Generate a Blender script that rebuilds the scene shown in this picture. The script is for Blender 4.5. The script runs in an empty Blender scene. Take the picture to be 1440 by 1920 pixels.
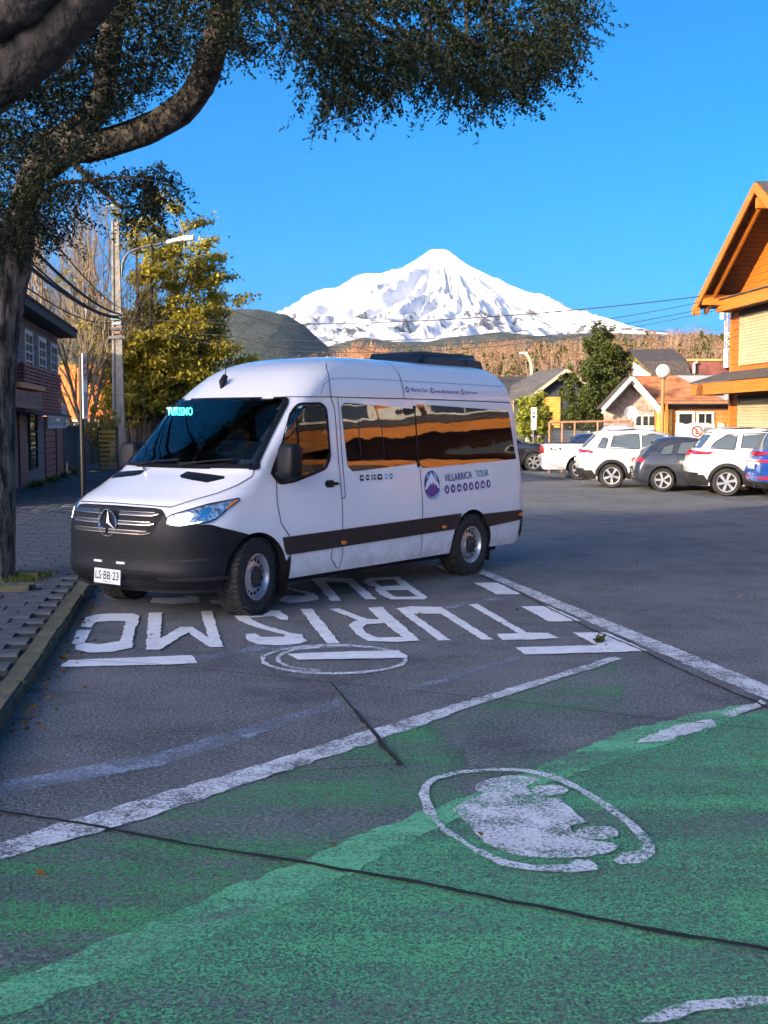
import bpy, bmesh, math, random
import numpy as np
from mathutils import Vector, Matrix
from mathutils.geometry import tessellate_polygon
R = math.radians
rng = np.random.default_rng(7)
random.seed(7)
scene = bpy.context.scene
COL = scene.collection

# ---------------------------------------------------------------- camera
FPX, HORY, CAMH = 2150.0, 796.0, 1.80
PITCH = math.atan((960 - HORY) / FPX)
cd = bpy.data.cameras.new('camera'); cam = bpy.data.objects.new('camera', cd); COL.objects.link(cam)
cd.sensor_fit = 'HORIZONTAL'; cd.sensor_width = 36; cd.lens = FPX / 1440 * 36
cd.clip_start = 0.1; cd.clip_end = 60000
cam.location = (0, 0, CAMH); cam.rotation_euler = (math.pi/2 - PITCH, 0, 0)
scene.camera = cam

# ---------------------------------------------------------------- sky, sun, exposure
SUN_EL = R(14.0); SKY_SAT = 1.95; HAZE = 0.8e-5
TO_SUN = Vector((-0.70, -0.714, 0)).normalized()
SUN_AZ = math.atan2(TO_SUN.x, TO_SUN.y)           # clockwise from +Y
world = bpy.data.worlds.new('World'); scene.world = world; world.use_nodes = True
wn = world.node_tree.nodes; wl = world.node_tree.links
sky = wn.new('ShaderNodeTexSky'); sky.sky_type = 'NISHITA'; sky.sun_disc = False
sky.sun_elevation = SUN_EL; sky.sun_rotation = SUN_AZ
sky.air_density = 0.30; sky.dust_density = 3.9; sky.ozone_density = 1.7
hsv = wn.new('ShaderNodeHueSaturation'); hsv.inputs['Saturation'].default_value = SKY_SAT; hsv.inputs['Hue'].default_value = .491
wl.new(sky.outputs[0], hsv.inputs['Color']); wl.new(hsv.outputs[0], wn['Background'].inputs['Color'])
wn['Background'].inputs['Strength'].default_value = 0.098
sd = bpy.data.lights.new('sun', 'SUN'); sd.energy = 2.0; sd.angle = R(0.5); sd.color = (1.0, 0.80, 0.52)
sun = bpy.data.objects.new('sun', sd); COL.objects.link(sun)
sv = Vector((TO_SUN.x*math.cos(SUN_EL), TO_SUN.y*math.cos(SUN_EL), math.sin(SUN_EL)))
sun.rotation_euler = sv.to_track_quat('Z', 'Y').to_euler()
vs = scene.view_settings
vs.view_transform = 'Standard'; vs.look = 'None'; vs.gamma = 1.0; vs.exposure = 2.4; vs.use_curve_mapping = False
scene.cycles.use_denoising = True
scene.cycles.use_adaptive_sampling = True; scene.cycles.adaptive_threshold = .02; scene.cycles.max_bounces = 6; scene.cycles.transparent_max_bounces = 12
scene.cycles.sample_clamp_indirect = 6

# ---------------------------------------------------------------- helpers
CP, SP = math.cos(PITCH), math.sin(PITCH)
def ray(px, py):
    a = (px-720)/FPX; b = (960-py)/FPX
    return (a, CP+b*SP, -SP+b*CP)
def gnd(px, py, z=0.0):
    d = ray(px, py); t = (z-CAMH)/d[2]; return (d[0]*t, d[1]*t)
def at(px, py, Y):
    d = ray(px, py); t = Y/d[1]; return Vector((d[0]*t, Y, CAMH+d[2]*t))

def mat(name, col, rough=.6, metal=0., var=0., vs=6., bump=0., bs=60., spec=.5, coat=0., col2=None, stretch=None, emit=None, trans=0., detail=4):
    m = bpy.data.materials.new(name); m.use_nodes = True
    nt = m.node_tree; n = nt.nodes; l = nt.links; b = n['Principled BSDF']
    b.inputs['Base Color'].default_value = (*col, 1); b.inputs['Roughness'].default_value = rough
    b.inputs['Metallic'].default_value = metal; b.inputs['Specular IOR Level'].default_value = spec
    b.inputs['Coat Weight'].default_value = coat
    if trans: b.inputs['Transmission Weight'].default_value = trans
    if emit:
        b.inputs['Emission Color'].default_value = (*emit[:3], 1); b.inputs['Emission Strength'].default_value = emit[3]
    if var or bump or col2:
        tc = n.new('ShaderNodeTexCoord'); mp = n.new('ShaderNodeMapping'); l.new(tc.outputs['Object'], mp.inputs[0])
        if stretch: mp.inputs['Scale'].default_value = stretch
    if var or col2:
        nz = n.new('ShaderNodeTexNoise'); nz.inputs['Scale'].default_value = vs; nz.inputs['Detail'].default_value = detail; nz.inputs['Roughness'].default_value = .65
        l.new(mp.outputs[0], nz.inputs['Vector'])
        cr = n.new('ShaderNodeValToRGB'); l.new(nz.outputs['Fac'], cr.inputs['Fac'])
        cr.color_ramp.elements[0].position = .32; cr.color_ramp.elements[1].position = .68
        a = tuple(max(0, c*(1-var)) for c in col); c2 = col2 if col2 else tuple(min(1, c*(1+var)) for c in col)
        cr.color_ramp.elements[0].color = (*a, 1); cr.color_ramp.elements[1].color = (*c2, 1)
        l.new(cr.outputs[0], b.inputs['Base Color'])
    if bump:
        nb = n.new('ShaderNodeTexNoise'); nb.inputs['Scale'].default_value = bs; nb.inputs['Detail'].default_value = 3
        l.new(mp.outputs[0], nb.inputs['Vector'])
        bp = n.new('ShaderNodeBump'); bp.inputs['Strength'].default_value = bump; bp.inputs['Distance'].default_value = .02
        l.new(nb.outputs['Fac'], bp.inputs['Height']); l.new(bp.outputs[0], b.inputs['Normal'])
    return m

def nodes_of(m): return m.node_tree.nodes, m.node_tree.links, m.node_tree.nodes['Principled BSDF']

def link(name, me, mt, parent=None, loc=None, rotz=None, smooth=False):
    o = bpy.data.objects.new(name, me); COL.objects.link(o)
    if mt is not None and len(me.materials) == 0:
        for q in (mt if isinstance(mt, (list, tuple)) else [mt]): me.materials.append(q)
    if parent: o.parent = parent
    if loc is not None: o.location = loc
    if rotz is not None: o.rotation_euler = (0, 0, rotz)
    if smooth: smooth_me(me)
    return o
def smooth_me(me, ang=None):
    me.polygons.foreach_set('use_smooth', [True]*len(me.polygons))
    if ang is not None: me.set_sharp_from_angle(angle=R(ang))
def npmesh(name, V, F, k=4):
    V = np.asarray(V, np.float32).reshape(-1, 3); F = np.asarray(F, np.int32).reshape(-1, k)
    me = bpy.data.meshes.new(name); me.vertices.add(len(V)); me.vertices.foreach_set('co', V.ravel())
    me.loops.add(F.size); me.loops.foreach_set('vertex_index', F.ravel())
    me.polygons.add(len(F)); me.polygons.foreach_set('loop_start', np.arange(0, F.size, k, dtype=np.int32))
    me.update(calc_edges=True); me.validate(); return me

class MB:
    def __init__(s): s.v = []; s.f = []
    def add(s, vs, fs):
        b = len(s.v); s.v += [tuple(p) for p in vs]; s.f += [tuple(i+b for i in f) for f in fs]; return s
    def box(s, x0, x1, y0, y1, z0, z1, M=None):
        p = [Vector(q) for q in ((x0,y0,z0),(x1,y0,z0),(x1,y1,z0),(x0,y1,z0),(x0,y0,z1),(x1,y0,z1),(x1,y1,z1),(x0,y1,z1))]
        if M is not None: p = [M @ q for q in p]
        return s.add(p, [(0,3,2,1),(4,5,6,7),(0,1,5,4),(1,2,6,5),(2,3,7,6),(3,0,4,7)])
    def bar(s, a, b, w, h, up=(0,0,1)):
        a = Vector(a); b = Vector(b); d = (b-a); L = d.length; d.normalize(); u = Vector(up)
        x = d.cross(u)
        if x.length < 1e-4: x = d.cross(Vector((1,0,0)))
        x.normalize(); y = x.cross(d)
        M = Matrix((x, d, y)).transposed().to_4x4(); M.translation = a
        return s.box(-w/2, w/2, 0, L, -h/2, h/2, M)
    def tube(s, pts, rad, n=8, cap=True):
        pts = [Vector(p) for p in pts]; m = len(pts)
        rr = rad if hasattr(rad, '__len__') else [rad]*m
        base = len(s.v); prev = None
        for i, p in enumerate(pts):
            d = (pts[min(i+1, m-1)] - pts[max(i-1, 0)])
            if d.length < 1e-9: d = Vector((0,0,1))
            d.normalize()
            if prev is None:
                x = d.cross(Vector((0,0,1)))
                if x.length < .1: x = d.cross(Vector((1,0,0)))
            else: x = prev - d*prev.dot(d)
            x.normalize(); y = d.cross(x); prev = x
            for k in range(n):
                a = 2*math.pi*k/n
                s.v.append(tuple(p + (x*math.cos(a)+y*math.sin(a))*rr[i]))
        for i in range(m-1):
            for k in range(n):
                s.f.append((base+i*n+k, base+i*n+(k+1) % n, base+(i+1)*n+(k+1) % n, base+(i+1)*n+k))
        if cap:
            s.f.append(tuple(base+k for k in range(n))[::-1]); s.f.append(tuple(base+(m-1)*n+k for k in range(n)))
        return s
    def lathe(s, prof, n=24, axis='z', c=(0,0,0), closed=False):
        b = len(s.v); m = len(prof); c = Vector(c)
        for r, h in prof:
            for k in range(n):
                a = 2*math.pi*k/n; u, w = r*math.cos(a), r*math.sin(a)
                s.v.append(tuple(c + Vector((u, w, h) if axis == 'z' else (u, h, w) if axis == 'y' else (h, u, w))))
        for i in range(m-1 if not closed else m):
            j = (i+1) % m
            for k in range(n):
                q = (b+i*n+k, b+i*n+(k+1) % n, b+j*n+(k+1) % n, b+j*n+k)
                s.f.append(q if axis != 'y' else q[::-1])
        return s
    def prism(s, poly, lo, hi, fn):
        # poly: 2d outline; fn(a, b, h) -> 3d
        n = len(poly); tri = tessellate_polygon([[Vector((a, b, 0)) for a, b in poly]])
        vs = [fn(a, b, lo) for a, b in poly] + [fn(a, b, hi) for a, b in poly]
        fs = [tuple(t) for t in tri] + [tuple(i+n for i in t[::-1]) for t in tri] + [(i, (i+1) % n, (i+1) % n+n, i+n) for i in range(n)]
        return s.add(vs, fs)
    def mesh(s, name):
        me = bpy.data.meshes.new(name); me.from_pydata(s.v, [], s.f); 
        bm = bmesh.new(); bm.from_mesh(me); bmesh.ops.recalc_face_normals(bm, faces=bm.faces); bm.to_mesh(me); bm.free()
        return me
    def build(s, name, mt, parent=None, loc=None, rotz=None, smooth=None):
        me = s.mesh(name); o = link(name, me, mt, parent, loc, rotz)
        if smooth: smooth_me(me, smooth if smooth is not True else 40)
        return o
def box(name, mt, parent, *a, M=None, loc=None, rotz=None): return MB().box(*a, M=M).build(name, mt, parent, loc, rotz)
def thing(name, label, cat, loc=(0,0,0), rotz=0., group=None):
    o = bpy.data.objects.new(name, None); COL.objects.link(o); o.location = loc; o.rotation_euler = (0, 0, rotz)
    o.empty_display_size = .2
    return tag(o, label, cat, group)
def tag(o, label, cat=None, group=None, kind=None):
    if label: o['label'] = label
    if cat: o['category'] = cat
    if group: o['group'] = group
    if kind: o['kind'] = kind
    return o
def struct(o, kind='structure', label=None):
    o['kind'] = kind
    if label: o['label'] = label
    return o
def copy_tree(o, parent=None):
    c = o.copy(); COL.objects.link(c); c.parent = parent
    for ch in list(o.children): copy_tree(ch, c)
    return c
def pchip(x, y):
    x = np.asarray(x, float); y = np.asarray(y, float); h = np.diff(x); d = np.diff(y)/h; m = np.zeros(len(x))
    for i in range(1, len(x)-1):
        if d[i-1]*d[i] > 0:
            w1 = 2*h[i]+h[i-1]; w2 = h[i]+2*h[i-1]; m[i] = (w1+w2)/(w1/d[i-1]+w2/d[i])
    m[0] = d[0]; m[-1] = d[-1]
    def f(q):
        q = np.clip(np.asarray(q, float), x[0], x[-1]); i = np.clip(np.searchsorted(x, q, 'right')-1, 0, len(h)-1)
        t = (q-x[i])/h[i]
        return (2*t**3-3*t**2+1)*y[i]+(t**3-2*t*t+t)*h[i]*m[i]+(-2*t**3+3*t*t)*y[i+1]+(t**3-t*t)*h[i]*m[i+1]
    return f
def rounded(poly, r, n=5):
    out = []; m = len(poly)
    for i in range(m):
        p = Vector(poly[i]); a = Vector(poly[i-1])-p; b = Vector(poly[(i+1) % m])-p
        ra = min(r, a.length*.45, b.length*.45); a = p+a.normalized()*ra; b = p+b.normalized()*ra
        for k in range(n+1):
            t = k/n; q = a*(1-t)**2+p*2*t*(1-t)+b*t*t; out.append((q.x, q.y))
    return out
def ramp(nt, src, p0, p1, c0=(0,0,0,1), c1=(1,1,1,1)):
    cr = nt.nodes.new('ShaderNodeValToRGB'); cr.color_ramp.elements[0].position = p0; cr.color_ramp.elements[1].position = p1
    cr.color_ramp.elements[0].color = c0; cr.color_ramp.elements[1].color = c1; nt.links.new(src, cr.inputs[0]); return cr
def noise(nt, vec, scale, detail=4, rough=.6):
    z = nt.nodes.new('ShaderNodeTexNoise'); z.inputs['Scale'].default_value = scale; z.inputs['Detail'].default_value = detail
    z.inputs['Roughness'].default_value = rough; nt.links.new(vec, z.inputs['Vector']); return z
def mixc(nt, fac, a, b, mode='MIX'):
    m = nt.nodes.new('ShaderNodeMix'); m.data_type = 'RGBA'; m.blend_type = mode
    for s, q in ((m.inputs[0], fac), (m.inputs[6], a), (m.inputs[7], b)):
        if hasattr(q, 'is_linked'): nt.links.new(q, s)
        elif hasattr(q, '__len__'): s.default_value = (*q[:3], 1)
        else: s.default_value = q
    return m.outputs[2]
def math_(nt, op, a, b=None, clamp=False):
    m = nt.nodes.new('ShaderNodeMath'); m.operation = op; m.use_clamp = clamp
    for s, q in ((m.inputs[0], a), (m.inputs[1], b)):
        if q is None: continue
        if hasattr(q, 'is_linked'): nt.links.new(q, s)
        else: s.default_value = q
    return m.outputs[0]

# ---------------------------------------------------------------- ground materials
def asphalt_mat(name, base=.118, tint=(.96, 1.0, 1.03), patch=.45):
    m = bpy.data.materials.new(name); m.use_nodes = True; nt = m.node_tree; n, l, b = nodes_of(m)
    tc = n.new('ShaderNodeTexCoord'); v = tc.outputs['Object']
    big = noise(nt, v, .35, 5, .6); mid = noise(nt, v, 2.2, 5, .65); fine = noise(nt, v, 42, 5, .85)
    vo = n.new('ShaderNodeTexVoronoi'); vo.inputs['Scale'].default_value = 60; l.new(v, vo.inputs['Vector'])
    dark = tuple(base*(1-patch)*t for t in tint); lite = tuple(base*(1+patch)*t for t in tint)
    c = mixc(nt, ramp(nt, mid.outputs[0], .3, .7).outputs[0], dark, lite)
    c = mixc(nt, ramp(nt, big.outputs[0], .42, .66).outputs[0], c, tuple(base*1.5*t for t in tint))
    agg = ramp(nt, fine.outputs[0], .50, .60)
    c = mixc(nt, math_(nt, 'MULTIPLY', agg.outputs[0], .55), c, tuple(base*3.4*t for t in tint))
    dk = ramp(nt, fine.outputs[0], .38, .47, (1,1,1,1), (0,0,0,1)); c = mixc(nt, math_(nt, 'MULTIPLY', dk.outputs[0], .7), c, (base*.22, base*.22, base*.23))
    st = noise(nt, v, .9, 6, .7); c = mixc(nt, math_(nt, 'MULTIPLY', ramp(nt, st.outputs[0], .56, .66).outputs[0], .45), c, (base*.35, base*.35, base*.36))
    pit = ramp(nt, vo.outputs['Distance'], .05, .45, (1,1,1,1), (0,0,0,1))
    c = mixc(nt, math_(nt, 'MULTIPLY', pit.outputs[0], .35), c, (base*.25, base*.27, base*.3))
    l.new(c, b.inputs['Base Color']); b.inputs['Roughness'].default_value = .78; b.inputs['Specular IOR Level'].default_value = .35
    bp = n.new('ShaderNodeBump'); bp.inputs['Strength'].default_value = .9; bp.inputs['Distance'].default_value = .012
    hsum = math_(nt, 'ADD', fine.outputs[0], math_(nt, 'MULTIPLY', vo.outputs['Distance'], .6)); l.new(hsum, bp.inputs['Height']); l.new(bp.outputs[0], b.inputs['Normal'])
    return m
def paint_mat(name, col, wear_lo, wear_hi, fscale=38., streak=None, patch=.55, pscale=1.1):
    # worn road paint: holes where the aggregate shows through
    m = bpy.data.materials.new(name); m.use_nodes = True; nt = m.node_tree; n, l, b = nodes_of(m)
    tc = n.new('ShaderNodeTexCoord'); v = tc.outputs['Object']
    mp = n.new('ShaderNodeMapping'); l.new(v, mp.inputs[0])
    if streak: mp.inputs['Rotation'].default_value = (0, 0, streak); mp.inputs['Scale'].default_value = (.25, 1.3, 1)
    fine = noise(nt, v, fscale, 4, .8); big = noise(nt, mp.outputs[0], pscale, 5, .7); vn = noise(nt, v, 7, 3, .6)
    s = math_(nt, 'ADD', math_(nt, 'MULTIPLY', fine.outputs[0], 1-patch), math_(nt, 'MULTIPLY', big.outputs[0], patch))
    a = ramp(nt, s, wear_lo, wear_hi)
    c = mixc(nt, vn.outputs[0], tuple(q*.72 for q in col), tuple(min(1, q*1.2) for q in col)); l.new(c, b.inputs['Base Color'])
    b.inputs['Roughness'].default_value = .7; b.inputs['Specular IOR Level'].default_value = .3
    l.new(a.outputs[0], b.inputs['Alpha'])
    bp = n.new('ShaderNodeBump'); bp.inputs['Strength'].default_value = .6; bp.inputs['Distance'].default_value = .01
    l.new(fine.outputs[0], bp.inputs['Height']); l.new(bp.outputs[0], b.inputs['Normal'])
    return m
M_ASPH = asphalt_mat('asphalt')
M_GREEN0 = paint_mat('green_paint_faint', (.075, .38, .13), .515, .58, 60, streak=.35, patch=.45, pscale=1.2)
M_GREEN1 = paint_mat('green_paint_worn', (.095, .40, .15), .485, .565, 80, streak=.35, patch=.36, pscale=1.5)
M_GREEN2 = paint_mat('green_paint', (.115, .44, .205), .445, .55, 80, streak=.35, patch=.30, pscale=1.3)
M_MINT = paint_mat('mint_paint', (.16, .52, .27), .40, .55, 80, streak=.35, patch=.45)
M_WHITE = paint_mat('white_road_paint', (.74, .77, .80), .30, .44, patch=.4, pscale=5)
M_WHITEW = paint_mat('white_road_paint_worn', (.66, .69, .72), .42, .53, 60, patch=.38, pscale=4)
M_FAINT = paint_mat('grey_road_paint', (.30, .36, .46), .42, .62, patch=.5, pscale=3)
M_CRACK = mat('crack_dirt', (.008, .008, .008), .95, var=.5, vs=30)
M_EARTH = mat('earth', (.10, .105, .06), .95, var=.4, vs=.02, bump=.3, bs=.5)
M_PAVER = mat('paving_stone', (.070, .078, .090), .85, var=.45, vs=2.4, bump=.5, bs=50)
M_KERB = mat('kerb_concrete', (.085, .090, .085), .9, var=.5, vs=4, bump=.7, bs=30, col2=(.12, .115, .06))
M_JOINT = mat('joint_soil', (.020, .022, .014), .95, var=.4, vs=9)

# ---------------------------------------------------------------- ground, road
g = MB().add([(-14000,-3000,-.06),(14000,-3000,-.06),(14000,26000,-.06),(-14000,26000,-.06)], [(0,1,2,3)]).build('ground', M_EARTH)
struct(g, label='open ground reaching to the foot of the mountains')
road = MB().add([(-45,-30,0),(70,-30,0),(70,110,0),(-45,110,0)], [(0,1,2,3)]).build('road', M_ASPH)
struct(road, label='grey worn asphalt street and parking area with painted bays')
ROAD = road
def jitter(poly, step=.05, amp=.006):
    out = []
    for i in range(len(poly)):
        a = Vector(poly[i]); b = Vector(poly[(i+1) % len(poly)]); n = max(1, int((b-a).length/step))
        for k in range(n): 
            q = a.lerp(b, k/n); out.append((q.x+random.uniform(-amp, amp), q.y+random.uniform(-amp, amp)))
    return out
def sheet(name, polys, z, mt, amp=.008, step=.06):
    """a thin flat sheet of paint on the road; polys = [outer, hole, ...] in metres"""
    polys = [jitter(p, step, amp) for p in polys]
    flat = [Vector((a, b, 0)) for p in polys for a, b in p]
    tri = tessellate_polygon([[Vector((a, b, 0)) for a, b in p] for p in polys])
    fs = []
    for t in tri:
        a, b, c = (flat[i] for i in t)
        fs.append(tuple(t) if (b-a).cross(c-a).z > 0 else tuple(t)[::-1])
    me = bpy.data.meshes.new(name); me.from_pydata([(p.x, p.y, z) for p in flat], [], fs)
    return link(name, me, mt, ROAD)
def cropper(x0, y0, s): return lambda pts: [gnd(x0+a/s, y0+b/s) for a, b in pts]
A = cropper(100, 1060, 4); B = cropper(440, 1060, 4); C3 = cropper(760, 1020, 3); D = cropper(720, 1020, 2); E2 = cropper(720, 1400, 2); PX = cropper(0, 0, 1)
# green bay
sheet('green_paint_field', [PX([(0,1612),(250,1545),(560,1440),(700,1393),(800,1360),(860,1400),(880,1500),(720,1575),(365,1718),(0,1875)])], .004, M_GREEN1, .03)
sheet('green_paint_field', [PX([(790,1362),(900,1322),(1150,1243),(1185,1270),(1165,1320),(1210,1350),(1170,1390),(1000,1462),(875,1508),(885,1470),(840,1430)])], .004, M_GREEN0, .05)
sheet('green_paint_field', [PX([(0,1895),(450,1720),(720,1588),(900,1503),(1070,1438),(1345,1352),(1440,1332),(1700,1330),(1900,1500),(1600,2300),(-200,2300),(-300,2040)])], .004, M_GREEN2, .02)
sheet('mint_paint_band', [PX([(0,1850),(365,1695),(720,1552),(1000,1445),(1170,1372),(1330,1335),(1420,1318),(1345,1366),(1070,1455),(900,1520),(720,1605),(450,1740),(0,1915),(-120,1965),(-120,1900)])], .006, M_MINT, .02)
# white lines
sheet('painted_line', [PX([(-60,1608),(0,1585),(120,1545),(480,1440),(690,1372),(1000,1280),(1150,1233),(1165,1238),(900,1322),(700,1395),(560,1440),(250,1545),(0,1615),(-60,1634)])], .010, M_WHITEW, .014)
sheet('painted_line', [PX([(1180,1398),(1270,1362),(1335,1352),(1345,1362),(1250,1392)])], .012, M_WHITEW, .015)
sheet('painted_line', [PX([(1345,1342),(1430,1316),(1440,1322),(1370,1348)])], .012, M_WHITEW, .015)
sheet('painted_line', [PX([(897,1076),(905,1069),(1440,1288),(1700,1395),(1700,1432),(1440,1316)])], .010, M_WHITEW, .014)
sheet('painted_line', [PX([(0,1468),(300,1412),(640,1312),(640,1326),(330,1432),(0,1492)])], .005, M_FAINT, .014)
sheet('painted_line', [PX([(330,1240),(480,1212),(720,1205),(720,1213),(490,1220),(340,1246)])], .005, M_FAINT, .014)
sheet('painted_line', [D([(70,545),(280,490),(500,425),(505,440),(300,500),(110,555)])], .005, M_FAINT, .014)
sheet('painted_line', [D([(205,245),(330,215),(480,195),(480,205),(340,228),(210,255)])], .005, M_FAINT, .012)
# dashes and bay corner
for p in ([(385,222),(520,222),(660,287),(515,288)], [(655,357),(800,353),(990,438),(810,443)], [(170,125),(250,125),(300,178),(240,165)], [(940,505),(1130,503),(1360,607),(1150,615),(680,627),(615,588),(1075,575)], [(70,75),(150,55),(215,82)]):
    sheet('painted_dash', [C3(p)], .010, M_WHITE)
sheet('painted_dash', [A([(55,765),(110,718),(610,700),(1045,683),(1075,743),(760,755),(60,770)])], .010, M_WHITE)
sheet('painted_dash', [B([(385,675),(730,660),(1230,648),(1295,690),(1280,705),(830,712),(480,718),(430,690)])], .012, M_WHITE)
# TURISMO
L_O = [A([(205,465),(245,400),(310,378),(420,368),(600,370),(648,388),(632,450),(608,480),(590,625),(440,658),(260,662),(160,640),(165,605),(235,590),(340,600),(500,578),(545,428),(440,424),(320,432),(285,475)])]
sheet('painted_letter', L_O, .010, M_WHITE)
sheet('painted_letter', [A([(137,595),(180,492),(282,495),(235,588),(165,600)])], .010, M_WHITE)
sheet('painted_letter', [A([(715,362),(815,358),(800,560),(950,470),(1040,468),(1160,545),(1105,352),(1190,350),(1275,622),(1170,622),(1010,510),(800,640),(695,640)])], .010, M_WHITE)
sheet('painted_letter', [B([(0,385),(210,385),(270,345),(340,348),(405,400),(395,415),(345,415),(300,388),(110,400),(200,450),(420,515),(505,525),(510,545),(545,575),(480,597),(360,608),(180,603),(100,570),(75,525),(150,520),(200,545),(370,545),(380,530),(150,470),(20,415)])], .010, M_WHITE)
sheet('painted_letter', [B([(490,335),(580,332),(790,592),(700,595),(640,530)])], .010, M_WHITE)
sheet('painted_letter', [B([(705,335),(785,330),(990,410),(1085,412),(1000,325),(1105,318),(1390,572),(1200,583),(1000,575),(920,530),(850,455),(900,425),(935,420)]), B([(955,475),(990,450),(1120,440),(1260,545),(1080,550),(985,515)])], .010, M_WHITE)
sheet('painted_letter', [D([(45,245),(100,237),(215,240),(240,255),(410,362),(365,362),(215,265),(110,265),(250,365),(205,367),(75,268)])], .010, M_WHITE)
sheet('painted_letter', [C3([(355,345),(408,343),(680,503),(800,507),(868,535),(715,543),(545,545),(512,512),(635,508),(540,450)])], .010, M_WHITE)
# BUSES
sheet('painted_letter', [B([(325,270),(380,235),(540,235),(520,215),(400,185),(400,175),(530,200),(600,215),(635,262),(540,280),(410,290)])], .010, M_WHITE)
sheet('painted_letter', [B([(580,110),(620,95),(880,105),(1065,262),(980,262),(840,135),(680,130),(800,272),(720,272)])], .010, M_WHITE)
sheet('painted_letter', [B([(960,125),(1010,100),(1230,92),(1445,245),(1430,262),(1170,262),(1100,230),(1045,185),(1075,170),(1010,160)]), B([(1040,128),(1080,116),(1195,110),(1245,158),(1100,163)]), B([(1130,195),(1290,190),(1375,240),(1200,242)])], .010, M_WHITE)
sheet('painted_letter', [A([(730,285),(745,250),(1020,245),(850,180),(900,178),(1090,235),(1095,285),(900,298)])], .010, M_WHITE)
sheet('painted_letter', [A([(1175,270),(1285,265),(1295,295),(1200,298)])], .010, M_WHITE)
def ring(f, cx, cy, rx, ry, wx, wy, a0=0, a1=360, n=48):
    an = [R(a0+(a1-a0)*k/n) for k in range(n+1)]
    o = [(cx+rx*math.cos(a), cy+ry*math.sin(a)) for a in an]; i = [(cx+(rx-wx)*math.cos(a), cy+(ry-wy)*math.sin(a)) for a in an]
    return f(o + i[::-1])
sheet('painted_ring', [ring(B, 745, 712, 555, 114, 34, 17, 0, 359)], .008, M_WHITEW)
sheet('painted_ring', [ring(B, 640, 706, 330, 92, 30, 15, 90, 270)], .007, M_WHITEW)
# car symbol
sheet('painted_symbol', [E2([(805,460),(800,470),(700,482),(560,475),(440,455),(330,400),(210,320),(150,250),(133,190),(145,150),(185,120),(280,98),(400,88),(540,92),(640,112),(720,150),(850,225),(960,310),(1020,380),(1015,410),(960,445),(890,452),(855,435),(900,408),(960,395),(970,375),(930,320),(830,240),(720,170),(630,128),(520,102),(400,98),(290,108),(200,130),(175,155),(165,190),(190,250),(230,310),(340,385),(460,435),(560,452),(700,452),(720,435),(770,435)])], .012, M_WHITEW, .006)
sheet('painted_symbol', [E2([(340,152),(400,125),(470,115),(575,120),(580,135),(535,155),(545,180),(600,195),(660,205),(700,240),(760,290),(700,305),(695,325),(740,355),(860,370),(877,390),(850,405),(760,425),(600,425),(480,415),(380,370),(320,310),(260,245),(300,215),(390,180),(345,175)])], .012, M_WHITEW, .008)
for cx, cy, rx, ry in ((620,172,68,20), (800,332,80,25)):
    sheet('painted_symbol', [E2([(cx+rx*math.cos(R(a)), cy+ry*math.sin(R(a))) for a in range(0, 360, 15)])], .012, M_WHITEW, .006)
sheet('painted_symbol', [PX([(1195,1925),(1260,1890),(1330,1880),(1440,1874),(1500,1874),(1500,1892),(1440,1890),(1300,1902),(1235,1925)])], .012, M_WHITEW)
# cracks: strips of dirt in the joints, widths in metres
def crack(px, w0, w1, z=.014, amp=.35):
    pts = []
    for i in range(len(px)-1):
        a = Vector(gnd(*px[i])); b = Vector(gnd(*px[i+1])); n = max(2, int((b-a).length/.06))
        pts += [a.lerp(b, k/n) for k in range(n)]
    pts.append(Vector(gnd(*px[-1]))); m = len(pts); V = []; off = 0
    for i, p in enumerate(pts):
        d = pts[min(i+1, m-1)]-pts[max(i-1, 0)]; nn = Vector((-d.y, d.x)).normalized(); w = w0+(w1-w0)*i/m
        off = off*.85+random.uniform(-1, 1)*w*.25
        V += [(*(p+nn*(off+w*random.uniform(1-amp, 1+amp)/2)), z), (*(p+nn*(off-w*random.uniform(1-amp, 1+amp)/2)), z)]
    me = bpy.data.meshes.new('crack'); me.from_pydata(V, [], [(2*i+1, 2*i+3, 2*i+2, 2*i) for i in range(m-1)]); return link('crack', me, M_CRACK, ROAD)
crack([(-60,1514),(0,1525),(170,1552),(400,1595),(560,1620),(760,1655),(950,1695),(1160,1735),(1440,1785),(1560,1806)], .022, .030)
crack([(620,1282),(690,1365),(745,1440)], .008, .035)
crack([(100,1238),(290,1248),(600,1280),(720,1293),(940,1315),(1200,1347),(1440,1372)], .008, .010)
crack([(742,1438),(600,1448),(450,1461)], .008, .006)
crack([(777,1157),(950,1170),(1110,1182)], .008, .012)
crack([(895,1077),(940,1096),(980,1117),(1100,1178),(1180,1212),(1300,1270),(1440,1330)], .02, .022)
crack([(0,1290),(120,1300),(230,1308)], .008, .004)
crack([(1180,1242),(1300,1232),(1440,1228)], .006, .004)
crack([(1050,975),(1095,985)], .02, .01)

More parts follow.
